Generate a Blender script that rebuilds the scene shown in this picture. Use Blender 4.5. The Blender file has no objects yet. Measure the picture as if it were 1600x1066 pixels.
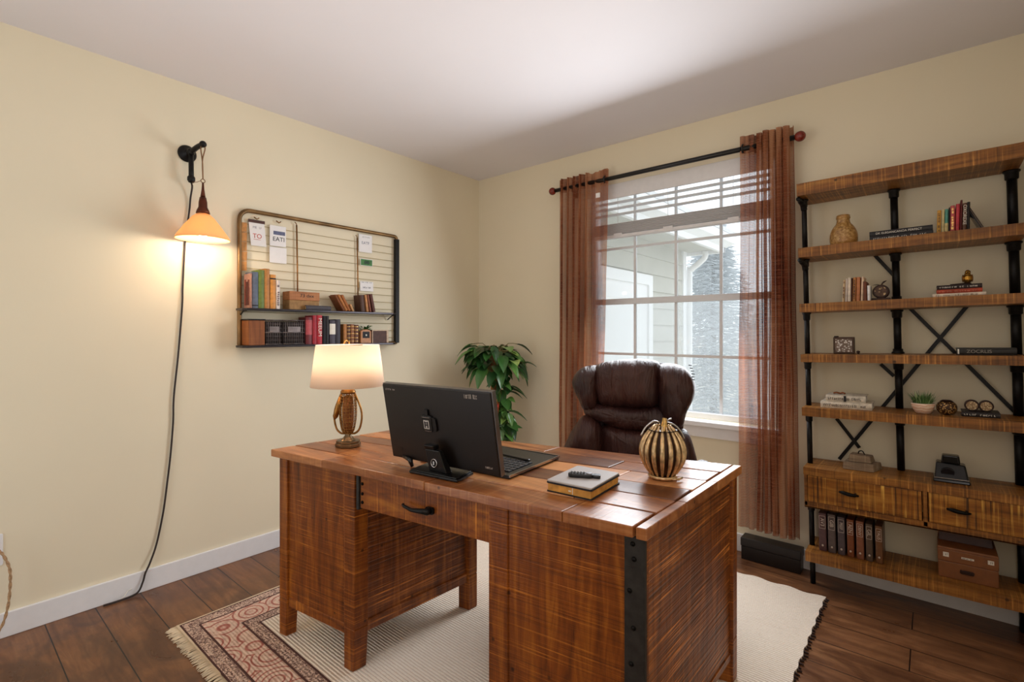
import bpy, math, random
from math import sin, cos, pi, radians, sqrt
from mathutils import Vector, Matrix, noise

S = bpy.context.scene
COL = S.collection
# ------------------------------------------------------------------ camera
YAW = math.atan2(656, 777)
cam_d = bpy.data.cameras.new('camera')
cam = bpy.data.objects.new('camera', cam_d)
COL.objects.link(cam)
cam.location = (2.833, -2.935, 1.22)
cam.rotation_euler = (pi/2, 0, YAW)
cam_d.sensor_width = 36
cam_d.lens = 777/1600*36
cam_d.shift_y = -15/1600
cam_d.clip_start = 0.02
S.camera = cam
# ------------------------------------------------------------------ world, lights, exposure
W = bpy.data.worlds.new('overcast_sky')
S.world = W
W.use_nodes = True
bg = W.node_tree.nodes['Background']
bg.inputs['Color'].default_value = (0.92, 0.96, 1.0, 1)
bg.inputs['Strength'].default_value = 1.95
S.view_settings.view_transform = 'Standard'
S.view_settings.look = 'None'
S.view_settings.gamma = 1
S.view_settings.use_curve_mapping = False
S.view_settings.exposure = 0.0
def area(name, loc, rot, sx, sy, e, col):
    d = bpy.data.lights.new(name, 'AREA'); d.shape = 'RECTANGLE'; d.size = sx; d.size_y = sy
    d.energy = e; d.color = col
    o = bpy.data.objects.new(name, d); COL.objects.link(o); o.location = loc; o.rotation_euler = rot
    return o
area('ceiling_bounce_light', (2.0, -2.1, 1.6), (pi, 0, 0), 2.2, 2.2, 7.4, (1.0, 0.96, 0.94))
area('window_daylight', (1.62, -0.15, 1.45), (radians(-70), 0, 0), 0.8, 1.3, 32, (0.9, 0.95, 1.0))
area('room_fill_light', (3.05, -3.1, 1.5), (radians(84), 0, radians(60)), 0.7, 1.4, 8, (1.0, 0.95, 0.96))

# ------------------------------------------------------------------ colour + materials
def lin(c):
    return tuple(((x/255)/12.92 if x/255 <= 0.04045 else ((x/255+0.055)/1.055)**2.4) for x in c) + (1,)
class NT:
    def __init__(s, name):
        s.m = bpy.data.materials.new(name); s.m.use_nodes = True
        s.t = s.m.node_tree; s.b = s.t.nodes['Principled BSDF']; s.out = s.t.nodes['Material Output']
        s.tc = None
    def n(s, typ, **k):
        x = s.t.nodes.new(typ)
        for a, v in k.items(): setattr(x, a, v)
        return x
    def l(s, a, b): s.t.links.new(a, b)
    def obj(s, scale=(1, 1, 1), rot=(0, 0, 0)):
        if s.tc is None: s.tc = s.n('ShaderNodeTexCoord')
        mp = s.n('ShaderNodeMapping'); mp.inputs['Scale'].default_value = scale; mp.inputs['Rotation'].default_value = rot
        s.l(s.tc.outputs['Object'], mp.inputs['Vector']); return mp.outputs['Vector']
    def noise(s, vec, scale=5, detail=4, rough=0.5, dist=0):
        x = s.n('ShaderNodeTexNoise'); x.inputs['Scale'].default_value = scale; x.inputs['Detail'].default_value = detail
        x.inputs['Roughness'].default_value = rough; x.inputs['Distortion'].default_value = dist
        s.l(vec, x.inputs['Vector']); return x.outputs['Fac']
    def wave(s, vec, scale, dist, axis='X', detail=2, dscale=1.0, typ='BANDS', prof='SIN'):
        x = s.n('ShaderNodeTexWave', wave_type=typ, wave_profile=prof)
        if typ == 'BANDS': x.bands_direction = axis
        x.inputs['Scale'].default_value = scale; x.inputs['Distortion'].default_value = dist
        x.inputs['Detail'].default_value = detail; x.inputs['Detail Scale'].default_value = dscale
        s.l(vec, x.inputs['Vector']); return x.outputs['Fac']
    def ramp(s, fac, stops, interp='LINEAR'):
        x = s.n('ShaderNodeValToRGB'); cr = x.color_ramp; cr.interpolation = interp
        while len(cr.elements) < len(stops): cr.elements.new(0.5)
        for e, (p, c) in zip(cr.elements, stops): e.position = p; e.color = c
        s.l(fac, x.inputs['Fac']); return x.outputs['Color']
    def mix(s, fac, a, b, mode='MIX'):
        x = s.n('ShaderNodeMix', data_type='RGBA', blend_type=mode)
        for sock, v in ((x.inputs[0], fac), (x.inputs[6], a), (x.inputs[7], b)):
            if hasattr(v, 'default_value') or hasattr(v, 'is_linked'): s.l(v, sock)
            else: sock.default_value = v
        return x.outputs[2]
    def math(s, op, a, b=0.0, c=None):
        x = s.n('ShaderNodeMath', operation=op)
        for i, v in enumerate((a, b) if c is None else (a, b, c)):
            if hasattr(v, 'is_linked'): s.l(v, x.inputs[i])
            else: x.inputs[i].default_value = v
        return x.outputs[0]
    def bump(s, h, strength=0.3, dist=0.01):
        x = s.n('ShaderNodeBump'); x.inputs['Strength'].default_value = strength; x.inputs['Distance'].default_value = dist
        s.l(h, x.inputs['Height']); s.l(x.outputs['Normal'], s.b.inputs['Normal'])
    def tint(s):
        x = s.n('ShaderNodeAttribute'); x.attribute_name = 'tint'; return x.outputs['Fac']
    def col(s, c): s.l(c, s.b.inputs['Base Color'])
    def set(s, **k):
        for a, v in k.items(): s.b.inputs[a.replace('_', ' ')].default_value = v

BW = lambda v: (v, v, v, 1)
def plain(name, rgb, rough=0.5, metal=0.0, var=0.12, nscale=30, bump=0.05, bdist=0.002, spec=0.5):
    N = NT(name); c = lin(rgb)
    f = N.noise(N.obj(), nscale, 4)
    d = tuple(x*(1-var) for x in c[:3])+(1,); e = tuple(min(1, x*(1+var)) for x in c[:3])+(1,)
    N.col(N.ramp(f, [(0.3, d), (0.7, e)]))
    N.set(Roughness=rough, Metallic=metal, Specular_IOR_Level=spec)
    if bump: N.bump(f, bump, bdist)
    return N.m
def wood(name, dark, mid, light, axis='X', rough=0.5, saw=0.5, sawscale=60, knots=True, grain=1.0, sawrot=0.0, bump=0.35, tintamt=0.35, spec=0.4):
    """plank wood: grain runs along axis; saw kerf marks run across it"""
    N = NT(name)
    st = {'X': (0.9, 9, 9), 'Y': (9, 0.9, 9), 'Z': (9, 9, 0.9)}[axis]
    g = N.noise(N.obj(tuple(a*grain for a in st)), 4, 6, 0.6, 0.6)
    blot = N.noise(N.obj(), 5, 3, 0.5, 0.4)
    base = N.ramp(g, [(0.25, lin(dark)), (0.5, lin(mid)), (0.78, lin(light))])
    base = N.mix(N.math('MULTIPLY', blot, 0.55), base, lin(dark))
    hgt = g
    if saw:
        ax = {'X': (sawscale, 1.6, 1.6), 'Y': (1.6, sawscale, 1.6), 'Z': (1.6, 1.6, sawscale)}[axis]
        w = N.noise(N.obj(ax, (sawrot, sawrot, sawrot)), 1.6, 2, 0.55, 0.15)
        band = N.ramp(N.noise(N.obj({'X': (0.7, 5, 5), 'Y': (5, 0.7, 5), 'Z': (5, 5, 0.7)}[axis]), 2.2, 2, 0.5, 0.3), [(0.36, BW(0.25)), (0.6, BW(1))])
        lt = N.ramp(w, [(0.56, BW(0)), (0.74, BW(1))])
        dk = N.ramp(w, [(0.28, BW(1)), (0.44, BW(0))])
        base = N.mix(N.math('MULTIPLY', N.math('MULTIPLY', lt, band), saw), base, lin(tuple(min(255, x*1.2+14) for x in light)))
        base = N.mix(N.math('MULTIPLY', dk, min(1, saw*0.9)), base, lin(tuple(x*0.55 for x in dark)))
        hgt = N.math('ADD', N.math('MULTIPLY', g, 0.4), N.math('MULTIPLY', w, 1.6*saw))
    if knots:
        v = N.n('ShaderNodeTexVoronoi'); v.inputs['Scale'].default_value = 11
        N.l(N.obj(), v.inputs['Vector'])
        kf = N.ramp(v.outputs['Distance'], [(0.04, BW(1)), (0.09, BW(0))])
        base = N.mix(N.math('MULTIPLY', kf, 0.8), base, lin(tuple(x*0.35 for x in dark)))
    if tintamt:
        t = N.tint()
        base = N.mix(N.math('MULTIPLY', N.ramp(t, [(0, BW(1)), (0.5, BW(0))]), tintamt*1.6), base, lin(tuple(x*0.62 for x in dark)))
        base = N.mix(N.math('MULTIPLY', N.ramp(t, [(0.5, BW(0)), (1, BW(1))]), tintamt*1.4), base, lin(tuple(min(255, x*1.12+8) for x in light)))
    N.col(base); N.set(Roughness=rough, Specular_IOR_Level=spec)
    N.bump(hgt, bump, 0.004)
    return N.m

# ------------------------------------------------------------------ mesh builder
class MB:
    def __init__(s): s.v = []; s.f = []; s.m = []; s.s = []; s.t = []; s.M = None; s.uv = None
    def add(s, vs, fs, mi=0, sm=False, t=0.5):
        o = len(s.v)
        for p in vs:
            p = Vector(p)
            s.v.append(tuple(s.M @ p) if s.M is not None else tuple(p))
        for f in fs:
            s.f.append([o+i for i in f]); s.m.append(mi); s.s.append(sm); s.t.append(t)
    def hexa(s, p, mi=0, t=0.5):   # bottom 0-3 ccw, top 4-7
        s.add(p, [(3, 2, 1, 0), (4, 5, 6, 7), (0, 1, 5, 4), (1, 2, 6, 5), (2, 3, 7, 6), (3, 0, 4, 7)], mi, False, t)
    def bx(s, x0, x1, y0, y1, z0, z1, mi=0, t=0.5):
        s.hexa([(x0, y0, z0), (x1, y0, z0), (x1, y1, z0), (x0, y1, z0), (x0, y0, z1), (x1, y0, z1), (x1, y1, z1), (x0, y1, z1)], mi, t)
    def rbx(s, x0, x1, y0, y1, z0, z1, r=0.01, n=4, mi=0, t=0.5):   # rounded in plan, flat top
        pts = []
        for cx, cy, a0 in ((x1-r, y1-r, 0), (x0+r, y1-r, 90), (x0+r, y0+r, 180), (x1-r, y0+r, 270)):
            for i in range(n+1):
                a = radians(a0+90*i/n); pts.append((cx+r*cos(a), cy+r*sin(a)))
        s.prism(pts, z0, z1, mi, t)
    def prism(s, poly, z0, z1, mi=0, t=0.5, fn=None, sm=False):
        n = len(poly)
        fn = fn or (lambda x, y, z: (x, y, z))
        vs = [fn(x, y, z0) for x, y in poly]+[fn(x, y, z1) for x, y in poly]
        s.add(vs, [tuple(range(n-1, -1, -1)), tuple(range(n, 2*n))], mi, False, t)
        o = len(s.v)-2*n
        for i in range(n):
            j = (i+1) % n
            s.f.append([o+i, o+j, o+n+j, o+n+i]); s.m.append(mi); s.s.append(sm); s.t.append(t)
    def lathe(s, prof, c=(0, 0, 0), n=32, mi=0, t=0.5, closed=False, sm=True, fn=None):
        vs = []; fs = []
        k = len(prof)
        for r, z in prof:
            for i in range(n):
                a = 2*pi*i/n; rr = r if fn is None else fn(r, z, a)
                vs.append((c[0]+rr*cos(a), c[1]+rr*sin(a), c[2]+z))
        for j in range(k-1 if not closed else k):
            for i in range(n):
                a = j*n+i; b = j*n+(i+1) % n; q = (j+1) % k
                fs.append((a, b, q*n+(i+1) % n, q*n+i))
        s.add(vs, fs, mi, sm, t)
    def tube(s, pts, r=0.005, n=8, closed=False, mi=0, t=0.5, sm=True, flat=1.0):
        pts = [Vector(p) for p in pts]; k = len(pts)
        rs = r if isinstance(r, (list, tuple)) else [r]*k
        vs = []; up = None
        for i, p in enumerate(pts):
            if closed: d = pts[(i+1) % k]-pts[i-1]
            else: d = pts[min(i+1, k-1)]-pts[max(i-1, 0)]
            if d.length < 1e-9: d = Vector((0, 0, 1))
            d.normalize()
            if up is None:
                up = Vector((0, 0, 1)) if abs(d.z) < 0.9 else Vector((1, 0, 0))
            a = up-d*up.dot(d)
            if a.length < 1e-6: a = d.orthogonal()
            a.normalize(); b = d.cross(a); up = a
            for j in range(n):
                q = 2*pi*j/n
                vs.append(p+(a*cos(q)+b*sin(q)*flat)*rs[i])
        fs = []
        for i in range(k if closed else k-1):
            for j in range(n):
                i2 = (i+1) % k
                fs.append((i*n+j, i*n+(j+1) % n, i2*n+(j+1) % n, i2*n+j))
        if not closed:
            fs.append(tuple(range(n-1, -1, -1))); fs.append(tuple((k-1)*n+j for j in range(n)))
        s.add(vs, fs, mi, sm, t)
    def ell(s, c, rx, ry, rz, nu=20, nv=12, mi=0, p=1.0, t=0.5):
        sg = lambda x: math.copysign(abs(x)**p, x)
        vs = [(c[0], c[1], c[2]-rz)]
        for j in range(1, nv):
            b = -pi/2+pi*j/nv
            for i in range(nu):
                a = 2*pi*i/nu
                vs.append((c[0]+rx*sg(cos(b))*sg(cos(a)), c[1]+ry*sg(cos(b))*sg(sin(a)), c[2]+rz*sg(sin(b))))
        vs.append((c[0], c[1], c[2]+rz)); L = len(vs)-1
        fs = []
        for i in range(nu):
            i2 = (i+1) % nu
            fs.append((0, 1+i2, 1+i)); fs.append((L, L-nu+i, L-nu+i2))
            for j in range(nv-2):
                fs.append((1+j*nu+i, 1+j*nu+i2, 1+(j+1)*nu+i2, 1+(j+1)*nu+i))
        s.add(vs, fs, mi, True, t)
    def grid(s, fn, nu, nv, mi=0, sm=True, t=0.5):
        vs = [fn(i/nu, j/nv) for j in range(nv+1) for i in range(nu+1)]
        fs = [(j*(nu+1)+i, j*(nu+1)+i+1, (j+1)*(nu+1)+i+1, (j+1)*(nu+1)+i) for j in range(nv) for i in range(nu)]
        s.add(vs, fs, mi, sm, t)
    def pillow(s, outl, y0, hf, hb, wr=0.0, wfreq=(14, 2.5), seed=0, mi=0, pw=3.0, n=96):
        ol = smooth_closed(outl, n)
        cx = sum(p[0] for p in ol)/n; cz = sum(p[1] for p in ol)/n
        rings = [1, .985, .95, .9, .83, .75, .65, .55, .45, .35, .25, .15, .06]
        for side in (-1, 1):
            vs = []; fs = []
            H = hf if side < 0 else hb
            for r in rings:
                for x, z in ol:
                    X = cx+(x-cx)*r; Z = cz+(z-cz)*r
                    h = H*sqrt(max(0, 1-r**pw))
                    if side < 0 and wr:
                        h += wr*(noise.noise((X*wfreq[0]*4+seed, Z*wfreq[1]*4, seed))+0.6*noise.noise((X*wfreq[0]*9, Z*wfreq[1]*9+seed, 3)))*(0.25+0.75*r)*min(1, (1-r)*12)
                    vs.append((X, y0+side*h, Z))
            vs.append((cx, y0+side*H, cz)); L = len(vs)-1
            for k in range(len(rings)-1):
                for i in range(n):
                    i2 = (i+1) % n
                    q = (k*n+i, k*n+i2, (k+1)*n+i2, (k+1)*n+i)
                    fs.append(q if side < 0 else q[::-1])
            for i in range(n):
                q = ((len(rings)-1)*n+i, (len(rings)-1)*n+(i+1) % n, L)
                fs.append(q if side < 0 else q[::-1])
            s.add(vs, fs, mi, True)
    def build(s, name, mats, parent=None, loc=None, rot=None, bevel=0.0, seg=2, sub=0):
        me = bpy.data.meshes.new(name)
        me.from_pydata(s.v, [], s.f)
        if not isinstance(mats, (list, tuple)): mats = [mats]
        for m in mats: me.materials.append(m)
        me.polygons.foreach_set('material_index', s.m)
        me.polygons.foreach_set('use_smooth', s.s)
        at = me.attributes.new('tint', 'FLOAT', 'FACE'); at.data.foreach_set('value', s.t)
        me.update()
        o = bpy.data.objects.new(name, me); COL.objects.link(o)
        if parent: o.parent = parent
        if loc: o.location = loc
        if rot: o.rotation_euler = rot
        if bevel:
            b = o.modifiers.new('bevel', 'BEVEL'); b.width = bevel; b.segments = seg; b.limit_method = 'ANGLE'; b.angle_limit = radians(40)
        if sub:
            b = o.modifiers.new('subdivision', 'SUBSURF'); b.levels = sub; b.render_levels = sub
        return o
def smooth_closed(pts, n):
    k = len(pts); out = []
    for i in range(n):
        u = i/n*k; a = int(u); f = u-a
        p0, p1, p2, p3 = (Vector(pts[(a+d) % k]) for d in (-1, 0, 1, 2))
        q = 0.5*((2*p1)+(-p0+p2)*f+(2*p0-5*p1+4*p2-p3)*f*f+(-p0+3*p1-3*p2+p3)*f**3)
        out.append((q.x, q.y))
    return out
def smooth_open(pts, n):
    P = [Vector(p) for p in pts]; k = len(P)-1; out = []
    for i in range(n+1):
        u = min(i/n*k, k-1e-6); a = int(u); f = u-a
        p1, p2 = P[a], P[a+1]; p0 = P[a-1] if a > 0 else p1*2-p2; p3 = P[a+2] if a+2 <= k else p2*2-p1
        out.append(0.5*((2*p1)+(-p0+p2)*f+(2*p0-5*p1+4*p2-p3)*f*f+(-p0+3*p1-3*p2+p3)*f**3))
    return out
def thing(name, label, cat, loc=(0, 0, 0), rz=0.0, group=None, rot=None):
    o = bpy.data.objects.new(name, None); COL.objects.link(o); o.empty_display_size = 0.05
    o.location = loc; o.rotation_euler = rot if rot else (0, 0, rz)
    return tag(o, label, cat, group)
def tag(o, label, cat, group=None):
    o['label'] = label; o['category'] = cat
    if group: o['group'] = group
    return o
def struct(o): o['kind'] = 'structure'; return o
def B(*a, **k):
    m = MB(); m.bx(*a, **k); return m
def text(name, s, size, m, parent, loc, rot, ext=0.0004, align='CENTER', squeeze=1.0):
    c = bpy.data.curves.new(name, 'FONT'); c.body = s; c.size = size; c.extrude = ext
    c.align_x = align; c.align_y = 'CENTER'
    o = bpy.data.objects.new(name, c); COL.objects.link(o)
    bpy.context.view_layer.update()
    me = bpy.data.meshes.new_from_object(o.evaluated_get(bpy.context.evaluated_depsgraph_get()))
    bpy.data.objects.remove(o); bpy.data.curves.remove(c)
    me.name = name
    for v in me.vertices: v.co.x *= squeeze
    me.materials.clear(); me.materials.append(m)
    o = bpy.data.objects.new(name, me); COL.objects.link(o)
    o.parent = parent; o.location = loc; o.rotation_euler = rot
    return o
def scribble(mb, x0, x1, z0, z1, y, seed=1, n=9, depth=0.0006, mi=0):
    """row of small illegible raised marks on a face looking to -y"""
    r = random.Random(seed); x = x0; w = (x1-x0)/n
    for i in range(n):
        if r.random() < 0.88:
            h = (z1-z0)*r.uniform(0.7, 1.0); ww = w*r.uniform(0.14, 0.3)
            mb.bx(x+w*0.1, x+w*0.1+ww, y-depth, y, z0, z0+h, mi)
            if r.random() < 0.7: mb.bx(x+w*0.1, x+w*r.uniform(0.6, 0.85), y-depth, y, z0+h*0.8, z0+h, mi)
            if r.random() < 0.6: mb.bx(x+w*0.1, x+w*r.uniform(0.5, 0.8), y-depth, y, z0, z0+h*0.2, mi)
            if r.random() < 0.4: mb.bx(x+w*0.6, x+w*0.6+ww, y-depth, y, z0, z0+h, mi)
        x += w

# ------------------------------------------------------------------ shared materials
def wall_mat(name, rgb):
    N = NT(name); c = lin(rgb)
    f = N.noise(N.obj(), 2.2, 3)
    N.col(N.mix(f, tuple(x*0.96 for x in c[:3])+(1,), tuple(min(1, x*1.03) for x in c[:3])+(1,)))
    N.set(Roughness=0.75, Specular_IOR_Level=0.25); N.bump(N.noise(N.obj(), 160, 3), 0.06, 0.002); return N.m
M_wall = wall_mat('cream_wall_paint', (231, 220, 194))
M_ceil = wall_mat('ceiling_paint', (228, 224, 227))
M_trim = plain('white_trim_paint', (232, 231, 232), 0.4, var=0.02, bump=0.02)
M_vinyl = plain('white_vinyl', (225, 227, 230), 0.4, var=0.02, bump=0.0)
M_iron = plain('black_iron', (26, 24, 24), 0.42, 0.6, 0.35, 60, 0.25, 0.002)
M_steel = plain('dark_steel_strap', (62, 60, 58), 0.5, 0.7, 0.25, 40, 0.15)
M_bolt = plain('bolt_metal', (20, 18, 17), 0.35, 0.8, 0.2)
M_black = plain('black_plastic', (14, 13, 14), 0.32, 0.0, 0.1, bump=0.0)
M_brass = plain('aged_brass', (150, 105, 52), 0.35, 0.9, 0.35, 50, 0.1)
M_gold = plain('gold_leaf', (205, 165, 100), 0.3, 0.85, 0.25, 60, 0.15)
M_pages = plain('page_paper', (222, 196, 140), 0.8, var=0.15, nscale=90)
M_white = plain('white_paper', (236, 233, 232), 0.8, var=0.02, bump=0)
M_ink = plain('black_ink', (22, 22, 28), 0.7, bump=0)
M_lettw = plain('pale_lettering', (225, 218, 205), 0.5, bump=0)
M_red_ink = plain('red_ink', (190, 60, 40), 0.7, bump=0)
M_chrome = plain('bright_metal', (190, 188, 190), 0.25, 1.0, 0.05, bump=0)

W_desk = wood('sawn_desk_wood', (68, 27, 3), (142, 72, 12), (196, 118, 36), 'Z', 0.4, 0.5, 150, sawrot=0.03)
W_deskx = wood('sawn_drawer_wood', (72, 30, 4), (146, 76, 14), (198, 122, 38), 'X', 0.4, 0.55, 110)
W_desky = wood('sawn_side_wood', (64, 27, 7), (136, 70, 18), (200, 122, 50), 'Z', 0.34, 0.9, 80, sawrot=0.42, bump=0.9, spec=0.6)
W_top = wood('reclaimed_plank_top', (98, 56, 38), (172, 100, 46), (216, 152, 96), 'X', 0.28, 0.25, 60, tintamt=0.62, bump=0.22, spec=0.6)
W_shelf = wood('bookcase_wood', (74, 40, 10), (150, 94, 36), (196, 136, 62), 'X', 0.45, 0.55, 95)
W_shelfd = wood('bookcase_drawer_wood', (82, 42, 8), (162, 100, 30), (218, 156, 68), 'X', 0.4, 1.0, 60, bump=0.7)

# ------------------------------------------------------------------ ROOM
RX = 3.15; CZ = 2.453; RB = -3.9
def floor_mat():
    N = NT('dark_plank_floor')
    br = N.n('ShaderNodeTexBrick'); br.offset = 0.37; br.inputs['Scale'].default_value = 1.0
    br.inputs['Brick Width'].default_value = 1.7; br.inputs['Row Height'].default_value = 0.163
    br.inputs['Mortar Size'].default_value = 0.0022; br.inputs['Mortar Smooth'].default_value = 0.2
    br.inputs['Color1'].default_value = BW(0.1); br.inputs['Color2'].default_value = BW(0.9); br.inputs['Mortar'].default_value = BW(0)
    mp = N.obj(); N.l(mp, br.inputs['Vector'])
    g = N.noise(N.obj((1.0, 8, 1)), 3.5, 7, 0.62, 0.7)
    blot = N.noise(N.obj((1, 1.6, 1)), 4.5, 4, 0.6, 0.8)
    c = N.ramp(g, [(0.22, lin((66, 40, 24))), (0.5, lin((122, 80, 50))), (0.8, lin((160, 114, 76)))])
    c = N.mix(N.ramp(blot, [(0.38, BW(0.75)), (0.6, BW(0))]), c, lin((66, 38, 24)))
    c = N.mix(N.math('MULTIPLY', br.outputs['Color'], 0.35), c, lin((134, 88, 56)))
    c = N.mix(br.outputs['Fac'], c, lin((18, 10, 7)))
    N.col(c); N.set(Roughness=0.3, Specular_IOR_Level=0.45)
    N.l(N.ramp(blot, [(0.3, BW(0.26)), (0.7, BW(0.42))]), N.b.inputs['Roughness'])
    N.bump(N.math('SUBTRACT', g, N.math('MULTIPLY', br.outputs['Fac'], 2.0)), 0.22, 0.004)
    return N.m
struct(B(-0.12, RX+0.12, RB, 0.16, -0.1, 0).build('floor', floor_mat()))
struct(B(-0.12, RX+0.12, RB, 0.16, CZ, CZ+0.1).build('ceiling', M_ceil))
struct(B(-0.12, 0, RB, 0.16, 0, CZ).build('wall_left', M_wall))
struct(B(RX, RX+0.12, RB, 0.16, 0, CZ).build('wall_right', M_wall))
m = MB(); m.bx(0, 0.4, RB, RB+0.1, 0, CZ); m.bx(1.3, RX, RB, RB+0.1, 0, CZ); m.bx(0.4, 1.3, RB, RB+0.1, 2.05, CZ)
struct(m.build('wall_front', M_wall))
WX0, WX1, WZ0, WZ1 = 1.03, 2.2, 0.70, 2.19
m = MB()
m.bx(0, WX0, 0, 0.14, 0, CZ); m.bx(WX1, RX, 0, 0.14, 0, CZ)
m.bx(WX0, WX1, 0, 0.14, 0, WZ0); m.bx(WX0, WX1, 0, 0.14, WZ1, CZ)
struct(m.build('wall_back', M_wall))
struct(B(0, 0.014, RB, 0, 0, 0.098).build('baseboard_left', M_trim, bevel=0.003))
struct(B(0.014, RX, -0.014, 0, 0, 0.098).build('baseboard_back', M_trim, bevel=0.003))
# window
win = struct(thing('window_1', '', '', (WX0, 0, WZ0)))
del win['label'], win['category']
ww = WX1-WX0; wh = WZ1-WZ0
m = MB(); fy0, fy1 = 0.055, 0.125
m.bx(0, 0.035, fy0, fy1, 0, wh); m.bx(ww-0.035, ww, fy0, fy1, 0, wh)
m.bx(0.035, ww-0.035, fy0, fy1, 0, 0.035); m.bx(0.035, ww-0.035, fy0, fy1, wh-0.035, wh)
m.build('window_frame', M_vinyl, win, bevel=0.003)
m = MB(); m.bx(0.035, ww-0.035, 0.05, 0.1, 0.70, 0.738); m.build('meeting_rail', M_vinyl, win, bevel=0.004)
m = MB()
for x in (1.344, 1.619, 1.890):
    X = x-WX0
    m.bx(X-0.008, X+0.008, 0.078, 0.092, 0.035, 0.70); m.bx(X-0.008, X+0.008, 0.078, 0.092, 0.738, wh-0.035)
for z in (1.07, 1.777):
    m.bx(0.035, ww-0.035, 0.0785, 0.0915, z-WZ0-0.008, z-WZ0+0.008)
m.build('muntins', M_vinyl, win)
def glass():
    N = NT('window_glass'); tr = N.n('ShaderNodeBsdfTransparent'); gl = N.n('ShaderNodeBsdfGlossy')
    gl.inputs['Roughness'].default_value = 0.02; mx = N.n('ShaderNodeMixShader'); fr = N.n('ShaderNodeFresnel'); fr.inputs['IOR'].default_value = 1.25
    tr.inputs['Color'].default_value = (0.95, 0.97, 0.98, 1)
    N.l(fr.outputs[0], mx.inputs[0]); N.l(tr.outputs[0], mx.inputs[1]); N.l(gl.outputs[0], mx.inputs[2]); N.l(mx.outputs[0], N.out.inputs['Surface']); return N.m
m = B(0.035, ww-0.035, 0.083, 0.087, 0.035, wh-0.035); m.build('glass_pane', glass(), win)
def screen_mat(name, f):
    N = NT(name); tr = N.n('ShaderNodeBsdfTransparent'); tl = N.n('ShaderNodeBsdfTranslucent'); tl.inputs['Color'].default_value = (0.8, 0.82, 0.84, 1)
    mx = N.n('ShaderNodeMixShader'); mx.inputs[0].default_value = f; N.l(tr.outputs[0], mx.inputs[1]); N.l(tl.outputs[0], mx.inputs[2]); N.l(mx.outputs[0], N.out.inputs['Surface']); return N.m
B(0.035, ww-0.035, 0.112, 0.113, 0.035, wh-0.035).build('haze_screen', screen_mat('haze_screen', 0.13), win)  # full-height veil added to lay haze over the view outside
B(0.035, ww-0.035, 0.1145, 0.1155, 0.035, 0.70).build('haze_screen', screen_mat('fine_insect_screen', 0.2), win)
m = MB(); m.bx(-0.03, ww+0.03, -0.03, 0.055, -0.032, -0.001); m.build('window_sill', M_trim, win, bevel=0.005)
m = MB(); m.bx(-0.01, ww+0.01, -0.014, 0, -0.095, -0.032); m.build('sill_apron', M_trim, win, bevel=0.003)
# blind
M_blind = plain('white_blind', (228, 226, 226), 0.55, var=0.03, bump=0)
bl = thing('window_blind', 'white horizontal blind raised to the top of the window', 'blind', (1.62, 0.03, 2.19))
hw = 0.565
m = MB(); m.bx(-hw, hw, -0.035, -0.02, -0.095, 0); m.bx(-hw, hw, -0.02, 0.02, -0.05, 0); m.build('valance', M_blind, bl, bevel=0.003)
for z in (-0.118, -0.156, -0.197):
    m = MB(); m.M = Matrix.Translation((0, 0, z)) @ Matrix.Rotation(radians(-6), 4, 'X')
    m.bx(-hw+0.01, hw-0.01, -0.022, 0.02, -0.0015, 0.0015); m.build('slat', M_blind, bl)
m = MB(); r = random.Random(3)
for i in range(11):
    m.bx(-hw+0.01, hw-0.01, -0.022+r.uniform(-.002, .002), 0.02, -0.262-i*0.0065, -0.259-i*0.0065)
m.bx(-hw+0.01, hw-0.01, -0.024, 0.022, -0.352, -0.334); m.build('slat_stack', M_blind, bl, bevel=0.001)
for x in (-0.36, -0.02, 0.36):
    m = MB(); m.tube([(x, -0.026, -0.05), (x, -0.026, -0.35)], 0.0012, 5)
    m.bx(x-0.03, x+0.03, -0.028, -0.0245, -0.355, -0.325); m.build('ladder_cord', M_blind, bl)

# ------------------------------------------------------------------ OUTSIDE
def ground_mat():
    N = NT('pale_frosted_lawn'); f = N.noise(N.obj(), 1.5, 6)
    N.col(N.ramp(f, [(0.3, lin((196, 190, 172))), (0.7, lin((226, 222, 210)))])); N.set(Roughness=0.9); return N.m
struct(B(-30, 30, 0.17, 60, -0.55, -0.45).build('ground', ground_mat()))
def siding_mat():
    N = NT('beige_lap_siding'); f = N.noise(N.obj(), 6, 3)
    N.col(N.ramp(f, [(0.3, lin((178, 175, 164))), (0.7, lin((190, 187, 176)))])); N.set(Roughness=0.7); return N.m
M_side = siding_mat()
M_ext = plain('white_exterior_trim', (238, 238, 240), 0.6, var=0.02, bump=0)
M_roof = plain('pale_roof_shingle', (214, 214, 216), 0.8, var=0.12, nscale=20)
hs = thing('neighbouring_house_wing', 'beige lap sided house wing with white eave seen through the window', 'house', (0.6, 0.2, -0.45))
m = MB(); L = 2.58; z = 0.0
while z < 2.6:   # lap boards
    zt = min(z+0.174, 2.62)
    m.hexa([(-1.6, 0, z), (0.022, 0, z), (0.022, L, z), (-1.6, L, z), (-1.6, 0, zt), (0.002, 0, zt), (0.002, L, zt), (-1.6, L, zt)]); z += 0.174
m.build('siding_wall', M_side, hs)
B(-0.05, 0.03, L-0.02, L+0.07, 0, 2.6).build('corner_board', M_ext, hs)
B(-1.6, 0.42, 0, L+0.12, 2.60, 2.63).build('soffit', M_side, hs)
m = MB(); m.bx(0.40, 0.44, 0, L+0.15, 2.56, 2.74); m.bx(-1.6, 0.44, L+0.12, L+0.16, 2.56, 2.74); m.build('fascia', M_ext, hs)
m = MB(); m.prism([(0.44, 2.62), (0.53, 2.66), (0.54, 2.74), (0.44, 2.74)], 0, L+0.2, fn=lambda x, y, z: (x, z, y)); m.build('gutter', M_ext, hs)
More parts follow.
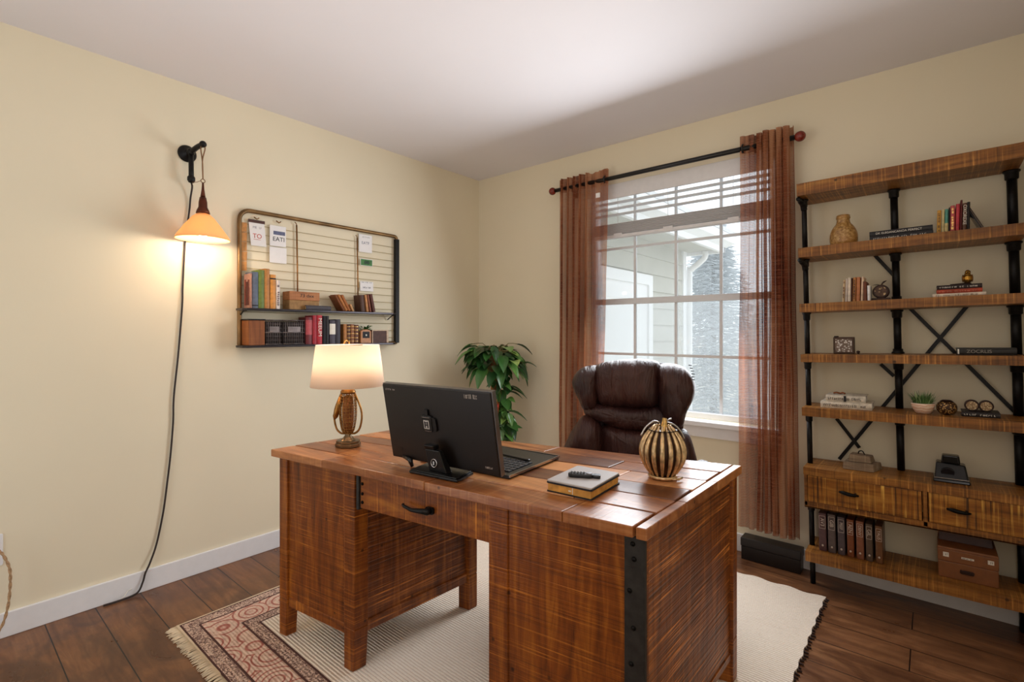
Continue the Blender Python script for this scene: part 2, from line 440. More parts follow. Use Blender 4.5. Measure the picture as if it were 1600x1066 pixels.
m = MB(); m.hexa([(0.54, 0, 2.745), (0.54, L+0.25, 2.745), (-1.6, L+0.25, 3.25), (-1.6, 0, 3.25), (0.54, 0, 2.79), (0.54, L+0.25, 2.79), (-1.6, L+0.25, 3.30), (-1.6, 0, 3.30)]); m.build('roof', M_roof, hs)
m = MB(); m.tube(smooth_open([(0.24, L+0.10, 2.60), (0.23, L+0.10, 2.52), (0.15, L+0.1, 2.45), (0.07, L+0.11, 2.38), (0.05, L+0.11, 2.2), (0.05, L+0.11, 0)], 24), 0.034, 8); m.build('downspout', M_ext, hs)
dr = B(0.0, 0.03, 0.3, 1.69, 0.3, 2.24).build('white_door', M_ext, hs)
m = MB(); m.bx(0.03, 0.05, 1.60, 1.69, 0.3, 2.24); m.bx(0.03, 0.05, 0.3, 1.60, 2.14, 2.24); m.bx(0.03, 0.036, 0.3, 1.6, 1.98, 2.0); m.build('door_casing', M_ext, dr)
def needle_mat(name, a, b):
    N = NT(name); f = N.noise(N.obj(), 8, 4); N.col(N.ramp(f, [(0.3, lin(a)), (0.7, lin(b))])); 
    d = N.n('ShaderNodeBsdfDiffuse'); tl = N.n('ShaderNodeBsdfTranslucent'); mx = N.n('ShaderNodeMixShader'); mx.inputs[0].default_value = 0.5
    q = N.ramp(f, [(0.3, lin(a)), (0.7, lin(b))]); N.l(q, d.inputs['Color']); N.l(q, tl.inputs['Color'])
    N.l(d.outputs[0], mx.inputs[1]); N.l(tl.outputs[0], mx.inputs[2]); N.l(mx.outputs[0], N.out.inputs['Surface']); return N.m
def conifer(loc, H, R, label, mat, seed, group=None, n=900):
    t = thing('spruce_tree', label, 'tree', loc, 0, group)
    r = random.Random(seed); m = MB()
    m.lathe([(R*0.06, 0), (R*0.045, H*0.5), (0.005, H*0.98)], n=8); m.build('trunk', M_trunk, t)
    m = MB()
    for i in range(n):
        u = (i+0.5)/n; zz = H*(0.04+0.95*u**1.0); rad = R*(1-zz/H)**0.85+0.03
        a = i*2.39996+r.uniform(-.3, .3); ln = rad*r.uniform(0.75, 1.12)
        d = Vector((cos(a), sin(a), 0)); sd = Vector((-sin(a), cos(a), 0))
        w = 0.085*R+0.02; b0 = Vector((0, 0, zz))
        k = 5
        for q in range(k):   # drooping fan of needle sprays along the limb
            s0 = (q+0.6)/k; p = b0+d*ln*s0+Vector((0, 0, -0.35*ln*s0+0.22*ln*s0*s0))
            for sg in (-1, 1):
                tip = p+d*w*r.uniform(.7, 1.3)+sd*sg*w*r.uniform(.5, 1.1)+Vector((0, 0, r.uniform(-.5, .15)*w))
                e = sd*0.05*w+Vector((0, 0, 0.10*w))
                m.add([p-e*0.6, p+e*0.6, tip+e*0.35, tip-e*0.35], [(0, 1, 2, 3)], 0, False)
    m.build('needles', mat, t); return t
M_trunk = plain('tree_bark', (96, 84, 76), 0.9)
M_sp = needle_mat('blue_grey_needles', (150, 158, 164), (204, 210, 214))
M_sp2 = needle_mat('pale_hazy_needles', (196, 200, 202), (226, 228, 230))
conifer((-0.62, 7.6, -0.45), 4.05, 1.35, 'tall blue grey spruce standing just past the house corner', M_sp, 4, n=1100)
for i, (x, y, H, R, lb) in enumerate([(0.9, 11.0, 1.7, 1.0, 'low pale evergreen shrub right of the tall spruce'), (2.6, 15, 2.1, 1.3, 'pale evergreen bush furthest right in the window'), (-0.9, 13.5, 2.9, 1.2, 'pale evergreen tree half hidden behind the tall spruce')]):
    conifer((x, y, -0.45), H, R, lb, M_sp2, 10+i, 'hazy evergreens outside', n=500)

# ------------------------------------------------------------------ CURTAINS
def curtain_mat():
    N = NT('sheer_rust_curtain')
    vec = N.obj()
    w = N.wave(N.obj((1, 1, 1)), 70, 2.5, 'Z', 2, 3)
    big = N.noise(N.obj((9, 1, 0.6)), 2.0, 3)
    c = N.ramp(big, [(0.36, lin((112, 40, 24))), (0.52, lin((162, 96, 64))), (0.68, lin((204, 152, 114)))])
    slub = N.ramp(N.noise(N.obj((4, 4, 150)), 2.0, 3), [(0.45, BW(0)), (0.7, BW(1))])
    c = N.mix(N.math('MULTIPLY', slub, 0.38), c, lin((212, 164, 128)))
    d = N.n('ShaderNodeBsdfDiffuse'); tl = N.n('ShaderNodeBsdfTranslucent'); tp = N.n('ShaderNodeBsdfTransparent')
    N.l(c, d.inputs['Color']); N.l(c, tl.inputs['Color'])
    m1 = N.n('ShaderNodeMixShader'); m1.inputs[0].default_value = 0.36
    N.l(d.outputs[0], m1.inputs[1]); N.l(tl.outputs[0], m1.inputs[2])
    m2 = N.n('ShaderNodeMixShader')
    N.l(N.math('MULTIPLY_ADD', w, -0.28, 0.46), m2.inputs[0])
    N.l(m1.outputs[0], m2.inputs[1]); N.l(tp.outputs[0], m2.inputs[2]); N.l(m2.outputs[0], N.out.inputs['Surface'])
    return N.m
M_curt = curtain_mat()
def curtain(label, xt0, xt1, xb0, xb1, zt, zb, folds, seed, y=-0.08, flip=False):
    """gathered into deep folds on its outer part, a flat sheer layer on its inner part"""
    t = thing('curtain', label, 'curtain', ((xt0+xt1)/2, y, zb), 0, 'rust curtains at the window')
    ox = (xt0+xt1)/2
    def f(u, v):
        z = zt+(zb-zt)*v
        q = 1-u if flip else u               # q = 0 outer edge, 1 inner edge
        if q < 0.72: xs = q/0.72*0.64; ph = q/0.72*(folds-2)
        else: xs = 0.64+(q-0.72)/0.28*0.36; ph = folds-2+(q-0.72)/0.28*2
        deep = 1.0 if q < 0.66 else max(0.28, 1-(q-0.66)*3.2)
        xs = 1-xs if flip else xs
        x = (xt0+(xt1-xt0)*xs)*(1-v)+(xb0+(xb1-xb0)*xs)*v
        k_ = int(ph)
        a = 0.030*deep*(0.8+0.3*noise.noise((k_*1.7, seed, 0)))
        w = ph+0.10*noise.noise((ph*0.8, v*2.2, seed))
        yy = a*sin(2*pi*w); x += 0.010*deep*sin(4*pi*w+0.6)+0.010*noise.noise((ph*0.5, v*3, seed+7))*min(1, v*2)
        zz = z+(0.010*noise.noise((ph*1.3, 0, seed)))*(v > 0.995)+0.010*noise.noise((k_*0.9, 3, seed))*(1-v)**6
        return (x-ox, yy, zz-zb)
    m = MB(); m.grid(f, folds*20, 60); m.build('curtain_panel', M_curt, t)
    m = MB(); m.grid(lambda u, v: (f(u, v*0.045)[0], f(u, v*0.045)[1]-0.002, f(u, v*0.045)[2]), folds*20, 4)
    m.build('curtain_header', M_curt, t)
    return t
c1 = curtain('left rust sheer curtain panel beside the leafy plant', 0.852, 1.235, 0.848, 1.19, 2.27, 0.15, 7, 1)
c2 = curtain('right rust sheer curtain panel beside the bookcase', 2.04, 2.287, 2.03, 2.315, 2.268, 0.165, 7, 5, flip=True)
m = MB(); m.bx(1.165, 1.195, -0.122, -0.119, 2.085, 2.115); 
m.M = Matrix.Translation((-1.04, 0.08, -0.15)); m.v = [(x-1.04, y+0.08, z-0.15) for x, y, z in m.v]
lb = m.build('care_tag', M_white, c1)
rod = thing('curtain_rod', 'black curtain rod with amber ball finials above the window', 'curtain rod', (1.56, -0.08, 2.205))
m = MB(); m.M = Matrix.Rotation(pi/2, 4, 'Y'); m.lathe([(0.0, -0.74), (0.0135, -0.74), (0.0135, 0.74), (0.0, 0.74)], n=16); m.build('rod_pole', M_black, rod)
M_amber = plain('amber_finial', (120, 38, 24), 0.15, var=0.3, nscale=60)
for sx in (-1, 1):
    m = MB(); m.ell((sx*0.765, 0, 0), 0.026, 0.026, 0.026, 20, 12); m.build('finial', M_amber, rod)
for x in (-0.62, 0.62):
    m = MB(); m.tube([(x, 0, 0), (x, 0.04, -0.02), (x, 0.078, -0.02)], 0.008, 8); m.bx(x-0.015, x+0.015, 0.074, 0.08, -0.06, 0.02); m.build('bracket', M_black, rod)
for x in (-0.345, 0.495):
    m = MB(); m.tube([(x, 0.022*cos(a*pi/8), 0.022*sin(a*pi/8)) for a in range(16)], 0.005, 8, True); m.build('ring', M_black, rod)
# low black chest under the right curtain
ch = thing('low_chest', 'low black wooden box on the floor under the right curtain', 'box', (2.19, -0.06, 0))
M_blackw = plain('black_stained_wood', (20, 12, 10), 0.4, var=0.3)
B(-0.14, 0.14, -0.04, 0.04, 0, 0.07).build('chest_body', M_blackw, ch, bevel=0.003)
B(-0.143, 0.143, -0.043, 0.043, 0.071, 0.115).build('chest_lid', M_blackw, ch, bevel=0.004)

# ------------------------------------------------------------------ RUG
def rug_mat():
    N = NT('persian_border_rug')
    tc = N.n('ShaderNodeTexCoord'); sp = N.n('ShaderNodeSeparateXYZ'); N.tc = tc; N.l(tc.outputs['Object'], sp.inputs[0])
    X, Y = sp.outputs[0], sp.outputs[1]     # origin = front left corner of the pile
    d = N.math('MINIMUM', X, Y)
    step = lambda v, e: N.math('GREATER_THAN', v, e)
    rib = N.wave(N.obj(), 26, 1.0, 'Y', 2, 3)
    gr = N.noise(N.obj((60, 6, 1)), 5, 3)
    field = N.mix(N.ramp(rib, [(0.0, BW(0.65)), (0.22, BW(0))]), lin((242, 228, 212)), lin((184, 152, 128)))
    field = N.mix(N.math('MULTIPLY', N.ramp(gr, [(0.55, BW(0)), (0.75, BW(1))]), 0.3), field, lin((206, 172, 140)))
    # main border scrolls
    vo = N.n('ShaderNodeTexVoronoi'); vo.inputs['Scale'].default_value = 8.5; N.l(N.obj(), vo.inputs['Vector']); vo.inputs['Randomness'].default_value = 0.55
    rings = N.math('SINE', N.math('MULTIPLY', vo.outputs['Distance'], 34.0))
    bc = N.ramp(rings, [(0.15, lin((226, 196, 176))), (0.6, lin((212, 168, 150))), (0.9, lin((176, 108, 96)))])
    n2 = N.noise(N.obj(), 46, 3, 0.6, 1.0)
    bc = N.mix(N.ramp(n2, [(0.5, BW(0)), (0.62, BW(0.4))]), bc, lin((168, 108, 98)))
    nb = N.noise(N.obj(), 70, 2, 0.6, 2.0)
    guard = N.mix(N.ramp(nb, [(0.46, BW(0)), (0.54, BW(1))]), lin((222, 192, 172)), lin((124, 96, 90)))
    c = N.mix(step(d, 0.235), guard, field)
    c = N.mix(N.math('SUBTRACT', step(d, 0.07), step(d, 0.185)), c, bc)
    line = None
    for e in (0.012, 0.066, 0.185, 0.235):
        q = N.math('LESS_THAN', N.math('ABSOLUTE', N.math('SUBTRACT', d, e)), 0.004)
        line = q if line is None else N.math('MAXIMUM', line, q)
    c = N.mix(line, c, lin((88, 60, 56)))
    c = N.mix(N.math('LESS_THAN', d, 0.009), c, lin((220, 198, 170)))
    N.col(c); N.set(Roughness=0.95, Specular_IOR_Level=0.1)
    N.bump(N.math('ADD', N.math('MULTIPLY', rib, 1.0), N.math('MULTIPLY', N.noise(N.obj(), 180, 2), 0.8)), 0.6, 0.004)
    return N.m
M_rug = rug_mat()
rug = thing('area_rug', 'cream ribbed area rug with a faded persian border under the desk', 'rug', (0.462, -2.265, 0))
m = MB()
RW, RD = 2.0, 1.975
def rg(u, v):
    w = 0.005*noise.noise((u*9, v*9, 1))
    ex = 0.003*sin(v*140)*(u > 0.999); ey = 0.008*sin(u*90)*(v > 0.999)
    return (u*RW+ex+w, 0.04*u*(1-v)+v*RD*1.0+ey, 0.011+0.001*noise.noise((u*20, v*20, 4)))
m.grid(rg, 120, 120)
n0 = len(m.v)
edge = [i for i in range(121)]+[121*j+120 for j in range(1, 121)]+[121*120+i for i in range(119, -1, -1)]+[121*j for j in range(119, 0, -1)]
for a, b in zip(edge, edge[1:]+edge[:1]):
    pa, pb = m.v[a], m.v[b]
    m.add([pa, (pa[0], pa[1], 0), (pb[0], pb[1], 0), pb], [(0, 1, 2, 3)])
m.build('pile', M_rug, rug)
M_fringe = plain('fringe_cotton', (226, 206, 176), 0.95)
m = MB(); r = random.Random(8)
for i in range(330):
    u = i/329*RW; y0 = 0.04*u/RW
    m.tube([(u, y0+0.004, 0.006), (u+r.uniform(-.004, .004), y0-0.02, 0.005), (u+r.uniform(-.007, .007), y0-r.uniform(.032, .045), 0.003)], [0.0032, 0.0028, 0.0015], 5)
fr = m.build('fringe', M_fringe, rug); fr['kind'] = 'stuff'
m = MB()
for i in range(90):
    v = i/89
    m.tube([(RW-0.002, v*RD, 0.006), (RW+0.014+r.uniform(-.005, .005), v*RD+r.uniform(-.006, .006), 0.004)], [0.005, 0.003], 5)
fr = m.build('dark_edge_tassels', plain('dark_tassel', (60, 44, 40), 0.95), rug); fr['kind'] = 'stuff'

# ------------------------------------------------------------------ DESK
DL = Vector((1.55, -1.6, 0))
dTL, dTR, dBR, dBL = Vector((0.815, -2.041)), Vector((2.316, -1.829)), Vector((2.325, -1.085)), Vector((0.86, -1.47))
def D(u, v, z):
    p = (dTL*(1-u)+dTR*u)*(1-v)+(dBL*(1-u)+dBR*u)*v
    return (p.x-DL.x, p.y-DL.y, z)
def dbox(m, u0, u1, v0, v1, z0, z1, mi=0, t=0.5):
    m.hexa([D(u0, v0, z0), D(u1, v0, z0), D(u1, v1, z0), D(u0, v1, z0), D(u0, v0, z1), D(u1, v0, z1), D(u1, v1, z1), D(u0, v1, z1)], mi, t)
desk = thing('writing_desk', 'reclaimed wood pedestal desk with a patchwork plank top and black metal straps', 'desk', DL)
ZT = 0.75; TH = 0.03; ZU = ZT-TH
r = random.Random(21)
m = MB()
rows = 6; g = 0.0032
for j in range(rows):
    v0 = j/rows+g; v1 = (j+1)/rows-g
    cuts = [0.0]
    while cuts[-1] < 0.955:
        cuts.append(cuts[-1]+r.uniform(0.17, 0.4))
    cuts = [c for c in cuts if c < 0.87]+[0.981]
    if j % 2 == 0: cuts[-1] -= 0.003
    for a, b in zip(cuts, cuts[1:]):
        dz = r.uniform(-0.0012, 0.0006)
        dbox(m, a+0.0008, b-0.0008, v0, v1, ZU+0.001, ZT+dz, 0, r.choice([0.5, 0.58, 0.45]) if j == 0 else r.choice([0.2, 0.3, 0.42, 0.5, 0.6, 0.7, 0.85]))
for j in range(3):
    dbox(m, 0.9825, 1.0, j/3+0.001, (j+1)/3-0.001, ZU+0.001, ZT, 0, [0.5, 0.4, 0.6][j])
m.build('desk_top', W_top, desk, bevel=0.0025)
U = lambda s: 0.014+(s+0.038)*0.652
def panel(name, mat, boxes, bevel=0.003):
    m = MB()
    for b in boxes: dbox(m, *b)
    return m.build(name, mat, desk, bevel=bevel)
ZP = 0.72
# left pedestal
pz = 0.155
panel('front_panel', W_desk, [(0.046, 0.268, 0.055, 0.085, pz, ZP)])
panel('bottom_rail', W_deskx, [(0.047, 0.265, 0.05, 0.1, pz-0.025, pz+0.012)])
panel('side_panel', W_desky, [(0.016, 0.034, 0.12, 0.92, pz, ZP)])
panel('side_panel', W_desky, [(0.272, 0.292, 0.13, 0.93, pz+0.01, ZP)])
panel('bottom_rail', W_desky, [(0.274, 0.297, 0.125, 0.93, pz-0.025, pz+0.014)])
panel('back_panel', W_desk, [(0.046, 0.268, 0.93, 0.96, pz, ZP)])
def post(u0, u1, v0, v1, taper=0.0):
    m = MB()
    p = lambda u, v, z: D(u, v, z)
    um = taper
    m.hexa([p(u0, v0, 0.012), p(u1-um, v0, 0.012), p(u1-um, v1-um*1.5, 0.012), p(u0, v1-um*1.5, 0.012), p(u0, v0, 0.16), p(u1, v0, 0.16), p(u1, v1, 0.16), p(u0, v1, 0.16)])
    m.hexa([p(u0, v0, 0.16), p(u1, v0, 0.16), p(u1, v1, 0.16), p(u0, v1, 0.16), p(u0, v0, ZP), p(u1, v0, ZP), p(u1, v1, ZP), p(u0, v1, ZP)])
    return m.build('leg', W_desk, desk, bevel=0.003)
post(0.014, 0.0455, 0.04, 0.12, 0.004)
post(0.268, 0.304, 0.04, 0.13, 0.004)
post(0.014, 0.0455, 0.91, 0.985)
post(0.268, 0.304, 0.91, 0.985)
# knee drawer
kn = panel('drawer', W_deskx, [(0.318, 0.684, 0.052, 0.08, 0.597, 0.712), (0.306, 0.684, 0.08, 0.8, 0.615, 0.705)])
m = MB(); dbox(m, 0.3085, 0.3165, 0.045, 0.08, 0.592, 0.714); m.build('drawer_edge_strap', M_steel, kn)
for z in (0.62, 0.65, 0.685):
    c = D(0.326, 0.05, z); m = MB(); m.ell(c, 0.006, 0.005, 0.006, 10, 6); m.build('rivet', M_bolt, kn)
hp = D(0.507, 0.05, 0.652)
m = MB(); dx = (dTR-dTL).normalized(); ex = Vector((dx.x, dx.y, 0)); ny = Vector((dx.y, -dx.x, 0))
hc = Vector(hp)
m.rbx(-0.016, 0.016, -0.011, 0.011, 0, 0.008, 0.006)
M4 = Matrix.Translation(hc+ex*0.04) @ Matrix((ex, Vector((0, 0, 1)), ny)).transposed().to_4x4()
m.v = [tuple(M4 @ Vector(p)) for p in m.v]
m.tube([hc+ex*0.04+ny*0.004, hc+ex*0.04+ny*0.02, hc+ex*0.03+ny*0.026+Vector((0, 0, .002)), hc-ex*0.02+ny*0.024-Vector((0, 0, .004)), hc-ex*0.055+ny*0.022+Vector((0, 0, .002)), hc-ex*0.062+ny*0.02+Vector((0, 0, .006))], [0.012, 0.011, 0.009, 0.006, 0.005, 0.005], 10)
m.build('handle', M_iron, kn)
# right pedestal
post(0.684, 0.728, 0.04, 0.15)
pr = panel('front_panel', W_desk, [(0.727, 0.957, 0.046, 0.085, 0.11, ZP)])
post(0.9565, 0.988, 0.047, 0.075)
st = panel('corner_strap', M_steel, [(0.9555, 0.9885, 0.036, 0.046, 0.02, 0.715), (0.984, 0.9895, 0.0365, 0.052, 0.02, 0.7155)], 0.001)
for z in (0.697, 0.66, 0.58, 0.49, 0.40, 0.31, 0.22, 0.12):
    c = D(0.968+0.004*sin(z*40), 0.036, z); m = MB(); m.ell(c, 0.0065, 0.005, 0.0065, 10, 6); m.build('bolt', M_bolt, st)
panel('side_panel', W_desky, [(0.962, 0.985, 0.075, 0.925, 0.115, ZP)])
panel('bottom_rail', W_desky, [(0.962, 0.9875, 0.08, 0.925, 0.09, 0.117)])
post(0.958, 0.992, 0.925, 0.985)
panel('side_panel', W_desky, [(0.69, 0.708, 0.15, 0.92, 0.12, ZP)])
post(0.684, 0.728, 0.915, 0.985)
panel('back_panel', W_desk, [(0.728, 0.958, 0.93, 0.96, 0.11, ZP)])

# ------------------------------------------------------------------ DESK LAMP
M_shade_t = None
def shade_mat(name, rgb, trans=0.6):
    N = NT(name); d = N.n('ShaderNodeBsdfDiffuse'); tl = N.n('ShaderNodeBsdfTranslucent'); mx = N.n('ShaderNodeMixShader')
    f = N.wave(N.obj(), 120, 1.0, 'Z'); c = N.mix(N.math('MULTIPLY', f, 0.06), lin(rgb), lin(tuple(x*0.8 for x in rgb)))
    N.l(c, d.inputs['Color']); N.l(c, tl.inputs['Color']); mx.inputs[0].default_value = trans
    N.l(d.outputs[0], mx.inputs[1]); N.l(tl.outputs[0], mx.inputs[2]); N.l(mx.outputs[0], N.out.inputs['Surface']); return N.m
def bulb_mat(name, col, st):
    N = NT(name); e = N.n('ShaderNodeEmission'); e.inputs['Color'].default_value = col; e.inputs['Strength'].default_value = st
    N.l(e.outputs[0], N.out.inputs['Surface']); return N.m
M_bulb = bulb_mat('glowing_bulb', (1.0, 0.78, 0.5, 1), 14)
lp = thing('table_lamp', 'glowing table lamp with a white drum shade and brass wire basket base', 'lamp', (1.003, -1.81, 0.7512))
m = MB()
oc = [(0.056*cos(a), 0.050*sin(a)) for a in (radians(22.5+45*i) for i in range(8))]
m.prism(oc, 0, 0.014); m.prism([(x*0.93, y*0.93) for x, y in oc], 0.014, 0.024)
m.lathe([(0.032, 0.024), (0.02, 0.034), (0.012, 0.044), (0.012, 0.052), (0, 0.053)], n=20)
m.build('base', plain('antique_pewter', (120, 98, 72), 0.3, 0.85, 0.3), lp, bevel=0.002)
m = MB()
prof = [(0.016, 0.052), (0.024, 0.065), (0.031, 0.10), (0.034, 0.14), (0.033, 0.17), (0.030, 0.20), (0.026, 0.215)]
P = smooth_open([(a, b, 0) for a, b in prof], 15)
m.lathe([(p.x, p.y) for p in P], n=16)
wb = m.build('wire_basket', M_brass, lp); wm = wb.modifiers.new('wire', 'WIREFRAME'); wm.thickness = 0.004; wm.use_even_offset = False
m = MB(); m.lathe([(0.0, 0.050), (0.016, 0.056), (0.023, 0.10), (0.024, 0.15), (0.02, 0.2), (0, 0.21)], n=14)
m.build('basket_core', plain('rust_brown_core', (140, 84, 40), 0.6, 0.3, 0.3), lp)
m = MB()
for sx in (-1, 1):
    pts = smooth_open([(sx*0.024, 0, 0.222), (sx*0.036, 0, 0.195), (sx*0.053, 0, 0.15), (sx*0.056, 0, 0.11), (sx*0.047, 0, 0.07), (sx*0.03, 0, 0.052), (sx*0.012, 0, 0.05)], 20)
    m.tube(pts, 0.0042, 8)
m.M = None
m.v = [tuple(Matrix.Rotation(YAW, 3, 'Z') @ Vector(p)) for p in m.v]
m.build('side_arm', M_brass, lp)
m = MB()
m.tube([(-0.028, 0, 0.2), (-0.038, 0, 0.165), (-0.052, 0, 0.12), (-0.056, 0, 0.108)], [0.008, 0.013, 0.011, 0.004], 10)
m.v = [tuple(Matrix.Rotation(YAW, 3, 'Z') @ Vector(p)) for p in m.v]
m.build('leaf_ornament', M_brass, lp)
m = MB(); m.lathe([(0.0, 0.214), (0.029, 0.216), (0.031, 0.222), (0.026, 0.228), (0.027, 0.233), (0.012, 0.238), (0.006, 0.245), (0.006, 0.33), (0, 0.33)], n=20); m.build('cap', M_brass, lp)
m = MB()
m.lathe([(0.1455, 0.246), (0.1245, 0.414), (0.1215, 0.414), (0.1425, 0.246)], n=64, closed=True)
M_lshade = shade_mat('ivory_shade_fabric', (250, 236, 220), 0.45)
m.build('lamp_shade', M_lshade, lp)
m = MB(); 
for k in range(3):
    a = 2*pi*k/3; m.tube([(0, 0, 0.41), (0.122*cos(a), 0.122*sin(a), 0.41)], 0.002, 6)
m.tube([(0, 0, 0.33), (0, 0, 0.412)], 0.004, 8)
m.build('shade_spider', M_brass, lp)
m = MB(); rr = Matrix.Rotation(YAW, 3, 'Z')
m.tube([rr @ Vector((0.011*cos(a)-0.006, 0, 0.417+0.017*sin(a))) for a in (pi*i/12 for i in range(13))], 0.003, 8); m.build('finial', M_brass, lp)
for sx in (-1, 1):
    b = rr @ Vector((sx*0.036, 0, 0))
    m = MB(); m.ell((b.x, b.y, 0.335), 0.016, 0.016, 0.022, 14, 10); m.tube([(0, 0, 0.30), (b.x, b.y, 0.305), (b.x, b.y, 0.318)], 0.006, 8)
    bo = m.build('bulb', M_bulb, lp)
    d = bpy.data.lights.new('lamp_bulb_light', 'POINT'); d.energy = 1.45; d.color = (1, 0.83, 0.69); d.shadow_soft_size = 0.03
    o = bpy.data.objects.new('lamp_bulb_light', d); COL.objects.link(o); o.location = (1.003+b.x, -1.81+b.y, 0.7512+0.372)

# ------------------------------------------------------------------ MONITOR
BLp = Vector((1.35, -1.84, 0.771)); ux = Vector((0.468, 0.055, 0)).normalized(); uy = Vector((-ux.y, ux.x, 0))
lean = Vector((0, 0, 0.27))-uy*0.052; uz = lean.normalized(); un = uz.cross(ux)   # un points to the chair side (+y)
mon = thing('computer_monitor', 'black flat monitor seen from behind with a square badge on its back', 'monitor', (1.60, -1.83, 0.7512))
FR = Matrix((ux, un, uz)).transposed().to_4x4(); FR.translation = BLp-Vector((1.60, -1.83, 0.7512))
M_mon = plain('monitor_shell', (23, 16, 13), 0.38, 0.0, 0.06, bump=0.0)
M_scr = plain('dark_screen', (8, 8, 10), 0.1, bump=0)
PW, PH = 0.471, 0.271
def fbuild(m, name, mat, par, **k):
    m.v = [tuple(FR @ Vector(p)) for p in m.v]; return m.build(name, mat, par, **k)
m = MB(); m.bx(0, PW, 0, 0.018, 0, PH); m.bx(0.0015, PW-0.0015, -0.004, 0, 0.0015, PH-0.0015); bk = fbuild(m, 'back_shell', M_mon, mon, bevel=0.002)
m = MB(); m.bx(0.006, PW-0.006, 0.018, 0.0195, 0.006, PH-0.006); fbuild(m, 'screen', M_scr, mon)
m = MB(); m.bx(PW, PW+0.003, 0.0, 0.018, 0, PH); m.bx(0, PW+0.003, 0.0, 0.018, PH, PH+0.002); fbuild(m, 'edge_trim', plain('grey_metal_edge', (120, 116, 114), 0.3, 0.8, bump=0), mon)
m = MB(); m.rbx(0.176, 0.222, 0.118, 0.176, 0, 0.010, 0.008); m.v = [(x, -0.004-z, y) for x, y, z in m.v]; pl = fbuild(m, 'badge_plate', M_black, mon, bevel=0.002)
m = MB(); m.rbx(0.222-0.010, 0.238, 0.12, 0.170, 0, 0.007, 0.01); m.rbx(0.19, 0.208, 0.176, 0.196, 0, 0.008, 0.004); m.v = [(x, -0.004-z, y) for x, y, z in m.v]; fbuild(m, 'badge_lug', M_black, pl)
m = MB()
m.bx(0.187, 0.211, -0.0148, -0.0142, 0.13, 0.160)
fbuild(m, 'badge_emblem', plain('pale_badge_silver', (196, 190, 184), 0.35, 0.3, bump=0), pl)
m = MB(); m.bx(0.191, 0.195, -0.0158, -0.0148, 0.134, 0.156); m.bx(0.203, 0.207, -0.0158, -0.0148, 0.134, 0.156); m.bx(0.196, 0.202, -0.0158, -0.0148, 0.142, 0.146); m.bx(0.196, 0.202, -0.0158, -0.0148, 0.150, 0.153); fbuild(m, 'badge_mark', M_ink, pl)
for q in ((0.182, 0.216, -0.0148, -0.0142, 0.169, 0.171), (0.19, 0.218, -0.0148, -0.0142, 0.122, 0.1235)): fbuild(B(*q), 'badge_line', M_chrome, pl)
M_mlet = plain('grey_print', (170, 160, 152), 0.5, bump=0)
for q in ((0.366, 0.418, 0.246, 0.260, -0.004, 5, 9), (0.014, 0.06, 0.250, 0.257, -0.004, 9, 8), (0.418, 0.452, 0.022, 0.029, -0.004, 3, 8)):
    m = MB(); scribble(m, *q); fbuild(m, 'printed_marks', M_mlet, bk)
m = MB(); m.bx(0.028, 0.058, -0.0045, -0.002, 0.028, 0.043); fbuild(m, 'port_cover', M_black, bk)
# stand
W0 = Vector((1.60, -1.83, 0.7512))
def wp(x, y, z): return Vector((x, y, z))-W0
m = MB(); q = [(1.509, -1.896), (1.71, -1.868), (1.686, -1.772), (1.487, -1.80)]
m.prism([(x-W0.x, y-W0.y) for x, y in q], 0.0, 0.008); m.prism([((x-W0.x)*0.96+(-0.002), (y-W0.y)*0.94) for x, y in q], 0.008, 0.012)
m.build('stand_foot', M_black, mon, bevel=0.003)
m = MB()
cx, cy = 1.603, -1.83
def nk(s, y, z): return Vector((cx, cy, 0.7512))+ux*s+uy*y+Vector((0, 0, z))-W0
m.hexa([nk(-.034, -.030, .011), nk(.040, -.030, .011), nk(.040, .0, .011), nk(-.034, .0, .011), nk(-.042, -.042, .085), nk(.018, -.042, .085), nk(.018, -.024, .085), nk(-.042, -.024, .085)])
m.hexa([nk(-.042, -.044, .085), nk(.0, -.044, .085), nk(.0, -.018, .085), nk(-.042, -.018, .085), nk(-.042, -.05, .10), nk(.0, -.05, .10), nk(.0, -.02, .10), nk(-.042, -.02, .10)])
ne = m.build('stand_neck', M_black, mon, bevel=0.003)
m = MB(); c0 = nk(-0.006, -0.0375, 0.042)
m.tube([c0+ux*0.012*cos(a)+Vector((0, 0, 0.013*sin(a))) for a in (2*pi*i/24 for i in range(24))], 0.0018, 6, True)
m.hexa([c0+ux*s+Vector((0, 0, z))+uy*y for z in (-.006, .006) for s, y in ((-.003, -.002), (.003, -.002), (.003, .002), (-.003, .002))])
m.build('stand_emblem', M_chrome, ne)
m = MB(); m.tube([wp(1.405, -1.838, 0.778), wp(1.43, -1.842, 0.7765), wp(1.452, -1.846, 0.775), wp(1.456, -1.84, 0.752)], [0.006, 0.007, 0.009, 0.006], 8); m.build('stand_prop', M_black, mon)
